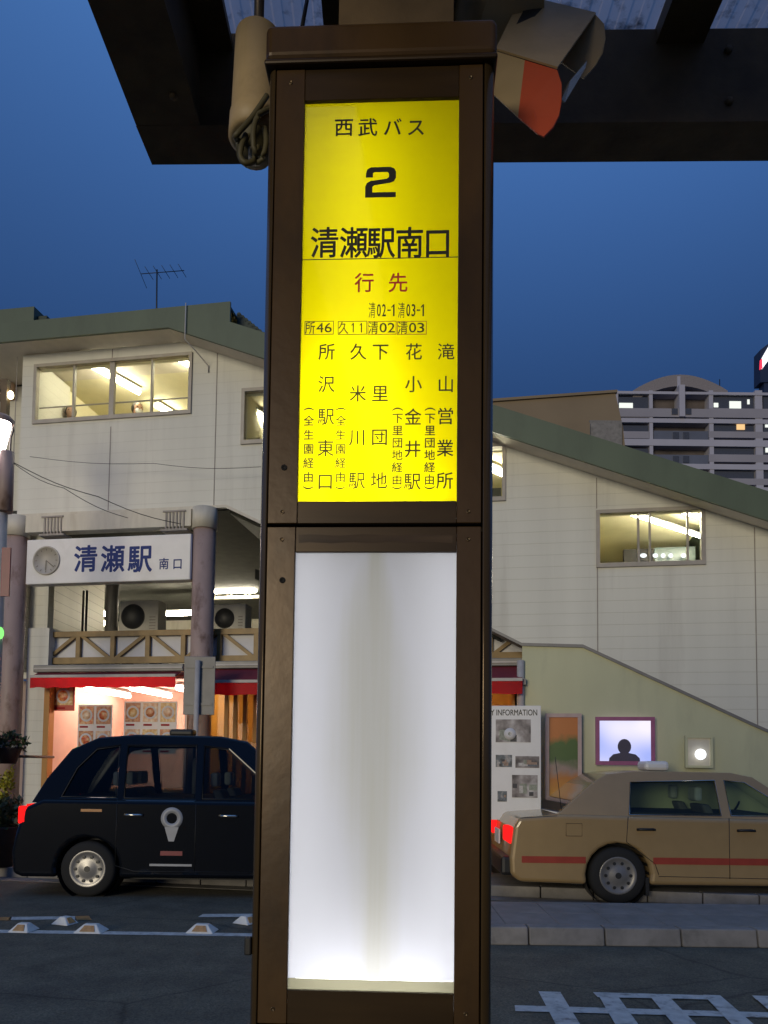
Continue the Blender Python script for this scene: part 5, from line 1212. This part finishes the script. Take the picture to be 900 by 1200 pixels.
slab(hood, [deep(*p) for p in ((581,59,1.68),(653,81,1.62),(698,17,1.80),(611,-4,1.86))], .004); hood = hood.link('hood', M['tan'], hf)
oq = [(615,70.5,1.652),(653,82,1.62),(658,98,1.615),(658,118,1.61),(655,135,1.61),(648,149,1.61),(637,160,1.61),(630,157,1.612),(607,137,1.640)]
mb = MB(); slab(mb, [deep(*p) for p in oq], .0045); mb.link('side_flap', M['orange'], hf)
mb = MB(); slab(mb, [deep(*p) for p in ((688,71,1.74),(686,80,1.735),(662,120,1.66),(658,116,1.655),(668,95,1.68))], .004); mb.link('reflector', M['reflector'], hf)
mb = MB(); slab(mb, [deep(*p) for p in ((592,62,1.72),(640,80,1.69),(668,40,1.80),(618,12,1.84))], .02); mb.link('lamp_glass', M['black'], hf)
a_, b_ = deep(600, 28, 1.80), deep(520, -14, 1.93); mb = MB()
mb.tube([a_.lerp(b_, t) for t in (0,.25,.5,.75,1)], .098, 28, True, .088); body_ = mb.link('lamp_body', M['tan'], hf)
c_ = a_.lerp(b_, .42); d_ = (b_-a_).normalized(); mb = MB(); mb.lathe(c_-d_*.014, d_, [(0,.098),(0,.102),(.028,.101),(.028,.095)], 28); mb.link('strap', M['strap'], hf)
mb = MB(); mb.tube([c_ + Vector((0,0,.09)), Vector((c_.x, c_.y, cz0+.30))], .012, 8); mb.link('bracket', M['strap'], hf)
# left fixture: hanging cylinder with looped cables
lf = thing('lamp_housing', 'tan cylindrical lamp housing with loops of cable hanging left of the pillar cap', 'lamp housing', tuple(deep(296, 110, 1.72)))
pt, pb_ = deep(303, 44, 1.74), deep(298, 163, 1.72)
mb = MB(); ax = pb_-pt; l_ = ax.length; mb.lathe(pt, ax, [(-.004,0),(-.004,.045),(.004,.054),(l_*.78,.056),(l_*.80,.059),(l_,.060),(l_+.004,.05),(l_+.004,0)], 30); mb.link('housing', M['tan'], lf)
mb = MB(); mb.lathe(pb_, ax, [(0,.045),(.045,.04),(.05,0)], 20); mb.link('cable_entry', M['cable_olive'], lf)
mb = MB(); p = deep(298, 182, 1.70); mb.box(p.x-.012, p.x+.012, p.y-.012, p.y+.012, p.z-.018, p.z+.018); mb.link('connector', M['metal_light'], lf, bevel=.003)
for pts in (((313,112,1.66),(295,138,1.65),(279,156,1.64),(276,161,1.65),(283,165,1.67),(300,154,1.69)),
            ((316,128,1.67),(304,134,1.65),(298,148,1.64),(297,165,1.64),(300,180,1.65),(308,176,1.68)),
            ((288,158,1.66),(283,172,1.65),(282,184,1.65),(288,191,1.65),(298,188,1.66),(303,172,1.68)),
            ((310,150,1.67),(312,168,1.66),(307,186,1.66),(300,190,1.67),(296,176,1.69))):
    P = [deep(*q) for q in pts]; out = []
    for i in range(len(P)-1):
        p0, p1, p2, p3 = P[max(i-1,0)], P[i], P[i+1], P[min(i+2,len(P)-1)]
        for k in range(5):
            t = k/5; out.append(.5*((2*p1)+(p2-p0)*t+(2*p0-5*p1+4*p2-p3)*t*t+(3*p1-p0-3*p2+p3)*t**3))
    out.append(P[-1]); MB().tube(out, .0065, 8).link('cable', M['cable_olive'], lf)
MB().tube([pt + Vector((0,0,-.01)), Vector((pt.x, pt.y, cz0+.30))], .012, 8).link('bracket', M['strap'], lf)
tag(MB().tube([deep(354,32,1.72), deep(358,10,1.78), deep(364,-22,1.95)], .005, 8).link('wire', M['cable'], None, loc=tuple(deep(354,32,1.72))), 'thin black wire rising from the top of the pillar cap', 'wire')

for o in list(bpy.data.objects):
    if '_m' in o: del o['_m']
